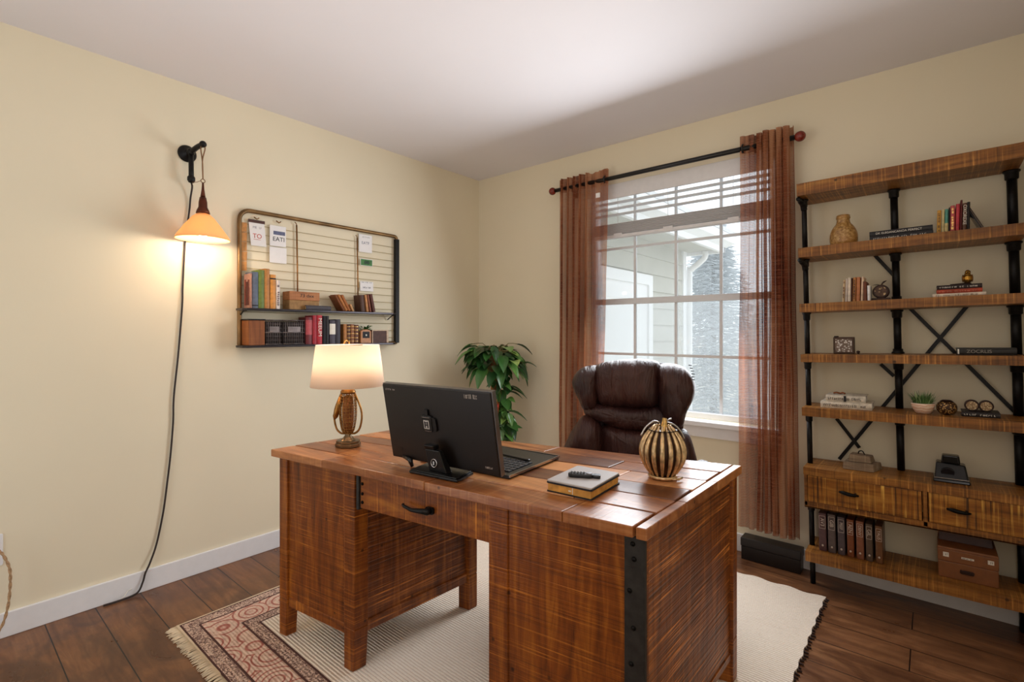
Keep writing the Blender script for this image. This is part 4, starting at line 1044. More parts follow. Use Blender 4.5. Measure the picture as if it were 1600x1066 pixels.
wbook(422, 431, 0.185, 0.085, (206, 138, 60), 'orange tan book left of the white book on the organizer', group=G1, bands=[(0.86, 0.9)], capmat=M_ink)
wbook(431.3, 437.5, 0.155, 0.08, (226, 214, 206), 'small white book ending the row on the organizer upper shelf', group=G1, marks=1, tcol=cloth((120, 100, 96)))
def wbox(name, label, cat, p0, p1, x0, x1, z0, z1, mat, bevel=0.002):
    y0, y1 = on_x(p0, x1), on_x(p1, x1)
    t = thing(name, label, cat, (x1, (y0+y1)/2, z0), H90); t['w'] = 0
    del t['w']
    return t, (y1-y0)
M_crate = wood('crate_wood', (130, 76, 42), (180, 118, 70), (208, 150, 98), 'X', 0.6, 0.15, 60, False, tintamt=0)
t, w = wbox('wooden_box', 'small wooden box with painted lettering stacked on a lower tan box', 'box', 452.5, 499.5, 0.02, 0.10, 1.3965, 1.445, M_crate)
B(-w/2, w/2, 0, 0.085, 0, 0.049).build('box_body', M_crate, t, bevel=0.002)
text('lettering', '73 dxx', 0.026, M_ink, t, (0.012, -0.0006, 0.026), (pi/2, 0, 0), 0.0004, squeeze=1.15)
t, w = wbox('wooden_box', 'flat tan wooden box under the lettered box on the organizer', 'box', 452.5, 499, 0.02, 0.10, 1.343, 1.396, M_crate)
B(-w/2, w/2, 0.002, 0.085, 0, 0.053).build('box_body', cloth((150, 112, 66), 0.7), t, bevel=0.002)
y0, y1 = on_x(478, 0.118), on_x(517, 0.118)
flat_book(y1-y0, 0.016, 0.026, (56, 50, 56), 'flat dark grey case lying in front of the lettered wooden box', (0.119, (y0+y1)/2, 1.343), (0, 0, H90))
G2 = 'brown paperbacks at the right of the organizer upper shelf'
def leaner(px, th, h, d, rgb, label, a, group, zb=1.343, front=0.095, **k):
    y = on_x(px, front)
    return book(th, h, d, rgb, label, (front, y, zb+abs(sin(a))*th/2+0.0004), 0, (0, a, H90), group, **k)
leaner(537.5, 0.014, 0.108, 0.07, (120, 66, 32), 'leftmost of the leaning brown books on the organizer shelf', -0.55, G2)
leaner(541.8, 0.016, 0.108, 0.07, (176, 110, 54), 'tan book leaning left, second of the leaning brown books', -0.53, G2)
leaner(546.3, 0.016, 0.106, 0.07, (158, 92, 40), 'orange brown book leaning left, third of the leaning brown books', -0.50, G2)
leaner(552, 0.012, 0.045, 0.06, (210, 160, 110), 'short cream book between the two groups of brown books', -0.45, G2)
leaner(567.5, 0.030, 0.105, 0.07, (72, 40, 24), 'thick dark brown book right of the rod on the organizer shelf', -0.10, G2)
leaner(574.5, 0.016, 0.108, 0.07, (184, 128, 80), 'light tan upright book among the right group of brown books', -0.14, G2)
leaner(579.2, 0.012, 0.110, 0.07, (140, 84, 66), 'rosy brown upright book, second from the right on the organizer shelf', -0.18, G2)
leaner(584.8, 0.020, 0.116, 0.07, (86, 40, 32), 'dark maroon book at the right end of the organizer upper shelf', -0.22, G2)
# lower shelf of the organizer
zl = 1.1465
y0, ym, y1 = on_x(388, 0.10), on_x(441, 0.115), on_x(476, 0.115)
M_wirec = plain('grey_wire', (120, 110, 108), 0.4, 0.7, 0.2, bump=0)
M_dkfill = plain('dark_contents', (40, 30, 28), 0.8, var=0.5, nscale=70)
M_wk = wood('basket_end_wood', (96, 50, 22), (146, 84, 40), (176, 112, 60), 'Z', 0.6, 0.2, 60, False, tintamt=0)
def wire_basket(ya, yb, label, end=False):
    t = thing('wire_basket', label, 'basket', (0.115, (ya+yb)/2, zl), H90, 'wire baskets on the organizer lower shelf'); w = yb-ya; h = 0.135; dd = 0.088
    m = MB()
    for z in (0.004, h*0.5, h): m.tube([(-w/2, 0.003, z), (w/2, 0.003, z), (w/2, dd, z), (-w/2, dd, z)], 0.0025, 6, True)
    n = int(w/0.011)
    for i in range(n+1):
        x = -w/2+w*i/n; m.tube([(x, 0.003, 0.004), (x, 0.003, h)], 0.0013, 5)
    for i in range(6):
        z = 0.004+(h-0.004)*i/6; m.tube([(-w/2, 0.003, z), (w/2, 0.003, z)], 0.0011, 5)
    for s in (-1, 1):
        for i in range(5): m.tube([(s*w/2, 0.003+dd*i/5, 0.004), (s*w/2, 0.003+dd*i/5, h)], 0.0013, 5)
    m.build('wire_cage', M_wirec, t)
    m = MB(); m.bx(-w/2+0.004, w/2-0.004, 0.007, dd-0.003, 0.003, h*0.93); m.build('lining', M_dkfill, t)
    m = MB(); m.rbx(-w*0.3, w*0.3, 0, 0.0015, h*0.52, h*0.74, 0.0006); scribble(m, -w*0.3, w*0.3, h*0.58, h*0.68, 0.0, 4, 6); m.build('label_holder', M_wirec, t)
    return t
yb0 = on_x(416, 0.115)
wire_basket(yb0, ym, 'dark wire basket beside the wooden basket end on the lower organizer shelf')
wire_basket(ym+0.008, y1, 'dark wire basket nearest the red books on the lower organizer shelf')
ya = on_x(389, 0.115)
t = thing('basket_end', 'brown wooden basket end left of the wire baskets on the organizer', 'crate', (0.112, (ya+yb0-0.006)/2, zl), H90); w = yb0-0.006-ya  # separate box standing in for the wire basket's wooden end panel
B(-w/2, w/2, 0, 0.088, 0, 0.132).build('basket_end_body', M_wk, t, bevel=0.002)
m = MB(); m.bx(-w/2-0.002, w/2+0.002, -0.003, 0.0905, 0.1325, 0.139); m.build('basket_end_rim', M_iron, t)
G3 = 'books on the organizer lower shelf'
wbook(477.5, 488, 0.155, 0.085, (104, 22, 28), 'dark red book right of the wire baskets', zl, 0.105, group=G3, bands=[(0.35, 0.9)], capmat=cloth((176, 70, 74)))
wbook(488.5, 495, 0.166, 0.09, (158, 30, 46), 'plain bright red book on the organizer lower shelf', zl, 0.11, group=G3)
wbook(495.3, 503.5, 0.168, 0.09, (176, 32, 46), 'bright red book with large pale letters on its spine', zl, 0.11, group=G3, title='MEEUM', tsize=0.030)
wbook(504.5, 509, 0.165, 0.088, (22, 20, 24), 'slim black book right of the lettered red book', zl, 0.11, group=G3, bands=[(0.02, 0.98)], capmat=M_ink)
wbook(509.3, 514, 0.165, 0.088, (28, 26, 30), 'slim black book second from the lettered red book', zl, 0.11, group=G3)
wbook(515, 524, 0.140, 0.085, (66, 58, 70), 'slate grey book left of the framed grey folder', zl, 0.11, group=G3, bands=[(0.4, 0.85)], capmat=M_lettw)
wbook(524.3, 532, 0.146, 0.088, (50, 44, 54), 'dark grey folder leaning at the end of the black books', zl, 0.11, group=G3)
G4 = 'old brown volumes on the organizer lower shelf'
for i, (a, b, c, lb) in enumerate([(536.5, 542, (170, 112, 58), 'light tan old volume, leftmost of the brown set above the lamp'), (542.3, 547.5, (84, 48, 30), 'dark brown old volume, second of the brown set above the lamp'), (547.8, 553.5, (132, 80, 48), 'banded brown old volume, third of the brown set above the lamp'), (553.8, 560.5, (96, 54, 34), 'banded dark old volume, rightmost of the brown set above the lamp')]):
    wbook(a, b, 0.118-0.003*(i % 2), 0.08, c, lb, zl, 0.10, group=G4, bands=[(0.1, 0.13), (0.28, 0.31), (0.5, 0.53), (0.7, 0.73), (0.88, 0.91)] if i else None)
y = on_x(572.5, 0.045)
fp = thing('small_fern', 'small bright green fern in a dark pot behind the arched clock', 'plant', (0.040, y-0.012, zl))
m = MB(); m.lathe([(0, 0), (0.022, 0), (0.03, 0.07), (0.028, 0.07), (0.02, 0.01), (0, 0.05)], n=18); m.build('pot', M_black, fp)
r = random.Random(5); m = MB()
for i in range(70):
    a = r.uniform(0, 2*pi); e = r.uniform(0.2, 1.2); dv = Vector((cos(a)*0.6, sin(a), e)); 
    dv.x = max(dv.x, -0.25)
    add_leaf(m, Vector((0, 0, 0.065))+dv*r.uniform(0.0, 0.035), dv, Vector((0.2, 0.1, 1)), r.uniform(0.03, 0.05), r.uniform(0.008, 0.015), 0.5, r.uniform(0.4, 0.95))
m.build('fronds', M_leaf, fp)
y0, y1 = on_x(564, 0.112), on_x(580, 0.112); w = y1-y0
t = thing('arched_clock', 'small arched wooden clock with a dark dial on the organizer', 'clock', (0.112, (y0+y1)/2, zl), H90)
arch = [(-w/2, 0), (w/2, 0), (w/2, 0.068)]+[(w/2*cos(a), 0.068+0.018*sin(a)) for a in (pi*i/10 for i in range(1, 10))]+[(-w/2, 0.068)]
m = MB(); m.prism(arch, 0, 0.025, fn=lambda x, z, y: (x, y, z)); m.build('case', cloth((176, 118, 72), 0.5), t, bevel=0.0015)
m = MB(); m.bx(-w*0.33, w*0.33, -0.0015, 0.0, 0.032, 0.072); m.build('dial', M_ink, t)
m = MB(); m.ell((0, -0.002, 0.05), 0.006, 0.0012, 0.006, 12, 8); m.build('dial_centre', M_lettw, t)
y0, y1 = on_x(581.5, 0.105), on_x(607, 0.105); w = y1-y0
t = thing('framed_panel', 'dark wooden panel with a pale frame at the right end of the lower shelf', 'picture frame', (0.105, (y0+y1)/2, zl), H90)
B(-w/2, w/2, 0.003, 0.02, 0, 0.083).build('panel', cloth((74, 40, 28), 0.6), t)
m = MB(); m.bx(-w/2, w/2, 0, 0.004, 0.077, 0.083); m.bx(-w/2, -w/2+0.006, 0, 0.004, 0, 0.077); m.bx(w/2-0.014, w/2, 0, 0.004, 0, 0.077); m.build('frame_edge', cloth((186, 158, 130), 0.5), t)
# papers pinned to the grid
def paper(name, label, cat, y0, y1, z0, z1, x=0.0135, skew=0.0):
    t = thing(name, label, cat, (x, (y0+y1)/2, z0), 0, None, (0, 0, H90))
    w = y1-y0; h = z1-z0
    m = MB(); m.hexa([(-w/2+skew, 0, 0), (w/2+skew, 0, 0), (w/2+skew, 0.0012, 0), (-w/2+skew, 0.0012, 0), (-w/2, 0, h), (w/2, 0, h), (w/2, 0.0012, h), (-w/2, 0.0012, h)])
    m.build('sheet', M_white, t); return t, w, h
t, w, h = paper('pinned_note', 'white note with red letters on a dark clip at the upper left of the organizer', 'note', -1.80, -1.718, 1.688, 1.812, skew=0.012)
m = MB(); m.bx(-w/2-0.002, w/2+0.002, -0.003, 0.002, h, h+0.016); m.build('clip_bar', cloth((74, 34, 26)), t)
text('lettering', 'TO', 0.034, M_red_ink, t, (0.004, -0.0004, h*0.42), (pi/2, 0, 0), 0.0003)
m = MB(); m.bx(-0.016, 0.022, -0.0006, 0, h*0.27, h*0.285); m.build('underline', M_red_ink, t)
text('heading', 'ME  U', 0.018, cloth((150, 146, 160)), t, (0.002, -0.0004, h*0.8), (pi/2, 0, 0), 0.0003)
t, w, h = paper('pinned_card', 'white card with dark blue printed blocks beside the red lettered note', 'card', -1.688, -1.597, 1.700, 1.815)
m = MB(); scribble(m, -w*0.28, w*0.44, h*0.58, h*0.72, 0.0, 6, 8, 0.0006); m.bx(-w*0.28, w*0.44, -0.0003, 0, h*0.56, h*0.74); m.build('print_block', cloth((92, 98, 130)), t)
text('lettering', 'EATI', 0.034, M_ink, t, (0.004, -0.0004, h*0.34), (pi/2, 0, 0), 0.0003)
t, w, h = paper('pinned_card', 'blank white card directly below the blue printed card', 'card', -1.689, -1.594, 1.606, 1.694)
t, w, h = paper('pinned_note', 'white note with grey letters at the upper right of the organizer', 'note', -1.124, -1.026, 1.735, 1.85)
text('lettering', 'EATF', 0.026, cloth((120, 120, 140)), t, (0, -0.0004, h*0.52), (pi/2, 0, 0), 0.0003)
m = MB(); scribble(m, -w*0.35, w*0.35, h*0.84, h*0.88, 0.0, 2, 12, 0.0006); m.build('small_print', M_ink, t)
t, w, h = paper('green_badge', 'small green printed badge under the grey lettered note', 'badge', -1.113, -1.022, 1.647, 1.692)
m = MB(); m.bx(-w*0.47, w*0.47, -0.0005, 0, h*0.06, h*0.94); m.build('green_field', cloth((58, 116, 50)), t)
m = MB(); m.ell((-0.008, -0.0008, h*0.5), 0.011, 0.0008, 0.012, 12, 8); m.ell((0.012, -0.0008, h*0.5), 0.011, 0.0008, 0.012, 12, 8); m.build('green_emblem', cloth((24, 62, 30)), t)
t, w, h = paper('pinned_card', 'small white card lowest at the right of the organizer grid', 'card', -1.115, -1.016, 1.483, 1.545)
m = MB(); scribble(m, -w*0.4, w*0.4, h*0.86, h*0.96, 0.0, 8, 12, 0.0006); scribble(m, -w*0.3, w*0.3, h*0.3, h*0.45, 0.0, 3, 12, 0.0006); m.build('small_print', cloth((110, 108, 120)), t)
# column of kraft paper scraps at the left of the grid
M_kraft = cloth((190, 134, 78), 0.8)
t = thing('kraft_paper_strip', 'strip of brown kraft paper scraps along the left side of the organizer', 'paper', (0.0135, -1.828, 1.545), H90)
for i in range(5):
    m = MB(); z = i*0.052; m.hexa([(-0.017, -0.001*(i % 2), z), (0.018, -0.001*(i % 2), z+0.003), (0.018, 0.001, z+0.003), (-0.017, 0.001, z), (-0.019+0.003*(i % 2), -0.004, z+0.05), (0.017+0.002*(i % 2), -0.004, z+0.052), (0.017, -0.002, z+0.052), (-0.019, -0.002, z+0.05)])
    m.build('scrap', M_kraft, t)

# ------------------------------------------------------------------ BOOKCASE (leans a touch, as in the photo)
TILT = radians(1.2); BX = 2.380; RT = (0, -TILT, 0)
def bc(xw, y, z):      # point standing at height z on the tilted bookcase, at world x = xw
    X = (xw-BX+z*sin(TILT))/cos(TILT)
    return (BX+X*cos(TILT)-z*sin(TILT), y, X*sin(TILT)+z*cos(TILT))
case = thing('bookcase', 'tall industrial bookcase of rough wood boards on black iron pipe posts', 'bookcase', (BX, 0, 0), 0, None, RT)
YF, YK = -0.25, -0.022
BL = 0.762
def board(z0, z1, x0=0.0, x1=BL, yf=YF):
    m = MB(); n = 24; r = random.Random(int(z0*1000))
    for i in range(n):      # slightly hewn front edge
        a = x0+(x1-x0)*i/n; b = x0+(x1-x0)*(i+1)/n
        f = lambda x: yf+0.003*noise.noise((x*9, z0*7, 2))
        g0 = lambda x: z0+0.002*noise.noise((x*7, z0*9, 5)); g1 = lambda x: z1
        vs = [(a, f(a), g0(a)), (b, f(b), g0(b)), (b, YK, z0), (a, YK, z0), (a, f(a), g1(a)), (b, f(b), g1(b)), (b, YK, z1), (a, YK, z1)]
        fs = [(3, 2, 1, 0), (4, 5, 6, 7), (0, 1, 5, 4), (2, 3, 7, 6)]
        if i == 0: fs.append((3, 0, 4, 7))
        if i == n-1: fs.append((1, 2, 6, 5))
        m.add(vs, fs, 0, False, 0.5+0.12*noise.noise((a*3, z0*5, 9)))
    return m.build('shelf', W_shelf, case)
SH = [(1.865, 1.922), (1.572, 1.616), (1.312, 1.351), (1.075, 1.111), (0.820, 0.860)]
for a, b in SH: board(a, b)
board(0.545, 0.579); board(0.138, 0.184)
m = MB(); m.bx(0.0, BL, YF+0.012, YF+0.03, 0.388, 0.418); m.bx(0.0, BL, YF+0.012, YK, 0.388, 0.396); m.bx(0.0, 0.014, YF+0.012, YK, 0.396, 0.545); m.bx(BL-0.014, BL, YF+0.012, YK, 0.396, 0.545); m.bx(0.434, 0.45, YF+0.012, YK, 0.396, 0.545)
m.build('drawer_carcass', W_shelf, case, bevel=0.002)
M_pull = M_bolt
for x0, x1, hx in ((0.016, 0.432, 0.178), (0.452, BL-0.016, 0.545)):
    dw = B(x0+0.001, x1-0.001, YF+0.004, YF+0.026, 0.420, 0.543).build('drawer', W_shelfd, case, bevel=0.003)
    B(x0+0.006, x1-0.006, YF+0.026, YK-0.02, 0.425, 0.53).build('drawer_box', W_shelf, dw)
    m = MB()
    m.tube(smooth_open([(hx-0.034, YF-0.008, 0.49), (hx-0.02, YF-0.017, 0.491), (hx, YF-0.019, 0.488), (hx+0.022, YF-0.017, 0.486), (hx+0.036, YF-0.006, 0.484)], 14), [0.005, 0.006, 0.007, 0.008, 0.0085, 0.009, 0.009, 0.009, 0.0085, 0.008, 0.0075, 0.007, 0.006, 0.005, 0.004], 10)
    for q in (-0.022, 0.024): m.tube([(hx+q, YF-0.016, 0.488), (hx+q, YF+0.005, 0.488)], 0.005, 8)
    m.build('handle', M_pull, dw)
YP = -0.052
def pipe(X, r, z0, z1, YP):
    m = MB(); m.lathe([(0, z0), (r, z0), (r, z1), (0, z1)], (X, YP, 0), 18)
    return m.build('post', M_iron, case)
def collar(X, r, z, up, YP):
    m = MB()
    if up: m.lathe([(0, z), (r*1.65, z), (r*1.65, z-0.006), (r*1.35, z-0.010), (r*1.3, z-0.034), (r*1.02, z-0.038), (0, z-0.038)][::-1], (X, YP, 0), 20)
    else: m.lathe([(0, z), (r*1.65, z), (r*1.65, z+0.006), (r*1.35, z+0.010), (r*1.3, z+0.022), (0, z+0.022)], (X, YP, 0), 20)
    return m
POSTS = ((0.013, 0.0115, -0.15), (0.358, 0.0145, YP), (0.742, 0.0165, YP))
tops = [0.0]+[0.184, 0.579, 0.860, 1.111, 1.351, 1.616]
spans = [(0.0, 0.138), (0.184, 0.388), (0.579, 0.820), (0.860, 1.075), (1.111, 1.312), (1.351, 1.572), (1.616, 1.865)]
for X, rr_, yp_ in POSTS:
    for z0, z1 in spans:
        if X == 0.358 and z1 < 0.5: continue
        z0b = z0+(0.013 if z0 == 0 and X > 0.5 else 0)
        if z0 == 0: z0b = -X*math.tan(TILT)
        p = pipe(X, rr_, z0b+0.0005, z1-0.0005, yp_)
        collar(X, rr_, z1-0.0005, True, yp_).build('flange', M_iron, p)
        if z0 > 0.9 and X == 0.358: collar(X, rr_, z0+0.0005, False, yp_).build('flange', M_iron, p)
# elbow brackets at the left end under the boards
for z1 in (1.865, 1.572):
    m = MB(); m.tube(smooth_open([(0.004, YF+0.012, z1-0.012), (0.007, -0.21, z1-0.014), (0.012, -0.17, z1-0.026), (0.013, -0.15, z1-0.05)], 10), [0.010]*4+[0.014]*7, 12)
    m.build('elbow', M_iron, case)
def strap(name, a, b):
    m = MB(); a = Vector(a); b = Vector(b); d = (b-a).normalized(); n = Vector((0, 1, 0)); s = d.cross(n)*0.0075
    e = n*0.002
    m.hexa([a-s-e, a+s-e, a+s+e, a-s+e, b-s-e, b+s-e, b+s+e, b-s+e]); return m.build(name, M_iron, case)
yb = -0.0185
# braces read off the wall plane and brought into the tilted frame of the case
def bl(px, py):
    x = on_y(px, yb); q = (px-800)/777; t_ = (yb+2.935)/(cosY+sinY*q); z = 1.22-(py-518)/777*t_
    dx = x-BX; return (dx*cos(TILT)+z*sin(TILT), yb, -dx*sin(TILT)+z*cos(TILT))
for p, q, dy in (((1419, 479), (1594, 652), 0), ((1513, 476), (1311, 718), 0.0045), ((1366, 398), (1396, 430), 0), ((1376, 569), (1397, 588), 0), ((1307, 654), (1343, 700), 0)):
    a, b = bl(*p), bl(*q)
    strap('cross_brace', (a[0], a[1]+dy, a[2]), (b[0], b[1]+dy, b[2]))
# left plate-edge of the case
m = MB(); m.bx(-0.004, 0.0, -0.06, -0.024, 0.02, 1.86); m.build('side_strip', W_shelf, case)

# ------------------------------------------------------------------ THINGS ON THE BOOKCASE
Z2, Z3, Z4, Z5, ZBs, ZB0 = 1.6165, 1.3515, 1.1115, 0.8605, 0.5795, 0.1845
def sp(px, y, z): return bc(on_y(px, y), y, z)
def spw(p0, p1, y): return on_y(p1, y)-on_y(p0, y)
# jug
M_jug = NT('salt_glaze_stoneware'); _f = M_jug.noise(M_jug.obj(), 90, 4, 0.7); _g = M_jug.noise(M_jug.obj((1, 1, 1.4)), 9, 3)
_c = M_jug.ramp(_f, [(0.3, lin((98, 66, 30))), (0.5, lin((168, 124, 66))), (0.68, lin((206, 172, 116)))])
M_jug.col(M_jug.mix(M_jug.ramp(_g, [(0.45, BW(0)), (0.7, BW(0.5))]), _c, lin((188, 128, 62)))); M_jug.set(Roughness=0.3); M_jug.bump(_f, 0.15, 0.002); M_jug = M_jug.m
t = thing('stoneware_jug', 'mottled brown stoneware jug on the upper left bookcase shelf', 'jug', sp(1318.5, -0.15, Z2), 0, None, RT)
P = smooth_open([(0.040, 0, 0), (0.052, 0.008, 0), (0.056, 0.032, 0), (0.053, 0.062, 0), (0.042, 0.088, 0), (0.030, 0.104, 0), (0.026, 0.118, 0), (0.026, 0.132, 0)], 28)
m = MB(); m.lathe([(0, 0)]+[(p.x, p.y) for p in P]+[(0.023, 0.134), (0.02, 0.12), (0, 0.11)], n=40); m.build('jug_body', M_jug, t)
m = MB(); m.lathe([(0.0255, 0.126), (0.0285, 0.128), (0.0285, 0.134), (0.0265, 0.136), (0.0275, 0.142), (0.0245, 0.145), (0.021, 0.143), (0.021, 0.13)], n=32); m.build('jug_lip', M_jug, t)
# two long dark books, stacked
y = -0.19; w = spw(1357, 1456.5, y)
flat_book(w, 0.102, 0.021, (44, 42, 44), 'long black book lowest of the flat pair beside the jug', sp(1407, y, Z2), RT, None, 11)
fb = flat_book(w*0.995, 0.101, 0.023, (36, 34, 37), 'long black book lettered in white on top of the flat pair', sp(1406.5, y, Z2+0.0213), RT, None, 0)
text('spine_lettering', 'DK ELEGANCANOA PERFECT', 0.0125, M_lettw, fb, (-0.006, -0.0042, 0.0115), (pi/2, 0, 0), 0.0004, squeeze=0.97)
# row of books at the right of the second shelf
def sbook(p0, p1, h, d, rgb, label, y, z, tilt=0.0, **k):
    w = spw(p0, p1, y)-0.0006
    if tilt: return book(w*cos(tilt), h, d, rgb, label, sp((p0+p1)/2, y, z+abs(sin(tilt))*w/2), 0, (0, tilt-TILT, 0), **k)
    return book(w, h, d, rgb, label, sp((p0+p1)/2, y, z), 0, RT, **k)
GA = 'upright books on the upper right bookcase shelf'
y = -0.19
sbook(1463.5, 1470, 0.10, 0.11, (196, 144, 56), 'mustard yellow book at the left end of the upper right row', y, Z2, 0.04, group=GA, marks=1, tcol=cloth((120, 84, 36)))
sbook(1470.8, 1475.3, 0.101, 0.11, (206, 190, 138), 'slim cream book between the mustard and the teal books', y, Z2, 0.04, group=GA)
sbook(1476, 1481.5, 0.101, 0.11, (86, 148, 134), 'teal book with a cream foot on the upper right shelf', y, Z2, 0.03, group=GA, bands=[(0.0, 0.42)], capmat=cloth((206, 188, 132)))
sbook(1481.8, 1484, 0.106, 0.11, (30, 30, 30), 'thin black book between the teal and rose books', y, Z2, 0.03, group=GA)
sbook(1484.4, 1492, 0.112, 0.11, (184, 84, 82), 'dusty rose book with a pale gold title on the upper right shelf', y, Z2, 0.03, group=GA, marks=1, tcol=M_gold)
sbook(1492.6, 1499, 0.116, 0.115, (184, 58, 68), 'plain crimson book left of the tall dark red book', y, Z2, 0.04, group=GA)
sbook(1499.4, 1503, 0.130, 0.115, (92, 26, 24), 'tall slim dark red book, highest of the upper right row', y, Z2, 0.04, group=GA)
sbook(1503.4, 1510, 0.116, 0.11, (96, 62, 44), 'brown book with white spine writing on the upper right shelf', y, Z2, 0.04, group=GA, title='OXOREXE', tsize=0.016)
sbook(1510.4, 1515.5, 0.118, 0.12, (24, 18, 18), 'black book holding up the leaning dark frame', y, Z2, 0.03, group=GA)
t = thing('leaning_frame', 'dark glossy picture frame leaning against the black book', 'picture frame', sp(1539.5, -0.17, Z2+0.0036), 0, None, (0, -0.42-TILT, 0))
B(-0.008, 0, 0, 0.10, 0.0, 0.108).build('frame_border', plain('dark_bronze_frame', (58, 44, 34), 0.3, 0.5, 0.2), t, bevel=0.002)
B(-0.0092, -0.008, 0.008, 0.092, 0.008, 0.10).build('glass_front', plain('dark_glass', (48, 46, 42), 0.1, bump=0), t)
# third shelf, left: books
GB = 'upright books on the middle left bookcase shelf'
y = -0.19
sbook(1315.8, 1319.6, 0.103, 0.10, (208, 178, 136), 'slim tan speckled book, first in the middle left row', y, Z3, 0.06, group=GB, marks=1, tcol=cloth((92, 42, 28)))
sbook(1320, 1324, 0.108, 0.10, (204, 190, 180), 'pale grey white book, second in the middle left row', y, Z3, 0.05, group=GB)
sbook(1324.5, 1329.5, 0.112, 0.105, (228, 214, 196), 'off white book left of the brown books in the middle row', y, Z3, 0.03, group=GB)
sbook(1330, 1331.8, 0.109, 0.10, (86, 40, 26), 'very thin dark brown book beside the off white book', y, Z3, 0.03, group=GB)
sbook(1332, 1337, 0.111, 0.105, (186, 126, 72), 'tan book with dark specks in the middle left row', y, Z3, 0.04, group=GB, marks=1, tcol=cloth((76, 40, 26)))
sbook(1337.6, 1343.5, 0.111, 0.105, (192, 122, 80), 'plain terracotta tan book in the middle left row', y, Z3, 0.04, group=GB)
sbook(1344.6, 1348.8, 0.110, 0.105, (226, 196, 168), 'slim pale pink book, tallest next to the brown slab', y, Z3, 0.05, group=GB)
sbook(1349.4, 1355.0, 0.088, 0.10, (112, 58, 34), 'lower brown book between the pale pink and the small white book', y-0.005, Z3, 0, group=GB)
sbook(1355.5, 1360.5, 0.069, 0.07, (236, 232, 230), 'short bright white book beside the round clock', y-0.01, Z3, 0, group=GB)
# round clock with leaf
M_dkbr = plain('dark_brown_bronze', (48, 28, 20), 0.4, 0.5, 0.3)
def ornament_mat(name, a, b, sc=60):
    N = NT(name); v = N.n('ShaderNodeTexVoronoi'); v.inputs['Scale'].default_value = sc; N.l(N.obj(), v.inputs['Vector'])
    N.col(N.ramp(v.outputs['Distance'], [(0.15, lin(b)), (0.5, lin(a))])); N.set(Roughness=0.35, Metallic=0.4); N.bump(v.outputs['Distance'], 0.5, 0.003); return N.m
M_orn = ornament_mat('carved_silver_gilt', (70, 46, 30), (222, 190, 140), 70)
def disc(m, r, y0, y1, c=(0, 0), n=28, mi=0):
    m.prism([(c[0]+r*cos(2*pi*i/n), c[1]+r*sin(2*pi*i/n)) for i in range(n)], y1, y0, mi, fn=lambda x, z, y: (x, y, z), sm=True)
t = thing('round_table_clock', 'round dark bronze clock with a gilt dial and leaf on its top', 'clock', sp(1376.5, -0.17, Z3), 0, None, RT)
m = MB(); m.bx(-0.034, 0.034, -0.012, 0.03, 0, 0.012); m.build('plinth', M_dkbr, t, bevel=0.002)
m = MB(); disc(m, 0.031, -0.012, 0.022, (0.001, 0.040)); m.build('clock_case', M_dkbr, t, bevel=0.004)
m = MB(); disc(m, 0.0225, -0.0145, -0.0115, (0.0, 0.041)); m.build('dial', M_orn, t)
m = MB(); add_leaf(m, Vector((-0.002, 0, 0.069)), Vector((-1, -0.2, 0.35)), Vector((0, 0, 1)), 0.03, 0.016, 0.3, 0); m.tube(smooth_open([(0.003, 0, 0.069), (0.009, 0, 0.080), (0.022, 0, 0.088)], 8), [0.003]*5+[0.0035, 0.003, 0.002, 0.001], 8); m.build('leaf_top', M_dkbr, t)
# third shelf, right: three flat books + bird
y = -0.17
x0 = spw(1456, 1540, y)
flat_book(x0, 0.12, 0.0165, (226, 210, 190), 'off white book at the bottom of the stack under the gold bird', sp(1498, y, Z3), RT, None, 21, cloth((150, 120, 96)))
x1 = spw(1463, 1535, y)
flat_book(x1, 0.115, 0.0165, (176, 72, 46), 'brick red book in the middle of the stack under the bird', sp(1498.5, y+0.003, Z3+0.0168), RT, None, 5, cloth((206, 122, 92)))
flat_book(x1*0.99, 0.112, 0.018, (40, 26, 24), 'dark brown book at the top of the stack under the bird', sp(1498.5, y+0.004, Z3+0.0336), RT, None, 7)
t = thing('gold_bird', 'small gold bird figurine on the stack of three books', 'figurine', sp(1512, -0.13, Z3+0.0518), 0, None, RT)
m = MB(); m.ell((0, 0, 0.025), 0.0155, 0.017, 0.021, 20, 14); m.ell((0.001, -0.003, 0.050), 0.0095, 0.0105, 0.0105, 16, 12); m.tube([(0, 0, 0.034), (0.0005, -0.002, 0.047)], [0.013, 0.009], 14); m.build('body', plain('polished_gold', (196, 146, 62), 0.2, 0.9, 0.2), t)
m = MB(); m.tube([(0.001, -0.012, 0.05), (0.001, -0.021, 0.048)], [0.0035, 0.0005], 8); m.ell((-0.006, -0.009, 0.053), 0.0018, 0.0018, 0.0018, 8, 6); m.ell((0.008, -0.009, 0.053), 0.0018, 0.0018, 0.0018, 8, 6); m.build('beak', M_dkbr, t)
m = MB(); m.ell((-0.014, 0.003, 0.026), 0.004, 0.013, 0.016, 14, 10); m.ell((0.014, 0.003, 0.026), 0.004, 0.013, 0.016, 14, 10); m.build('wings', M_brass, t)
m = MB(); m.tube([(-0.002, 0.002, 0.008), (-0.012, 0.0, 0.0035), (-0.055, 0.0, 0.003)], [0.006, 0.004, 0.002], 8); m.ell((0, 0, 0.004), 0.012, 0.012, 0.004, 14, 8); m.build('perch', M_dkbr, t)
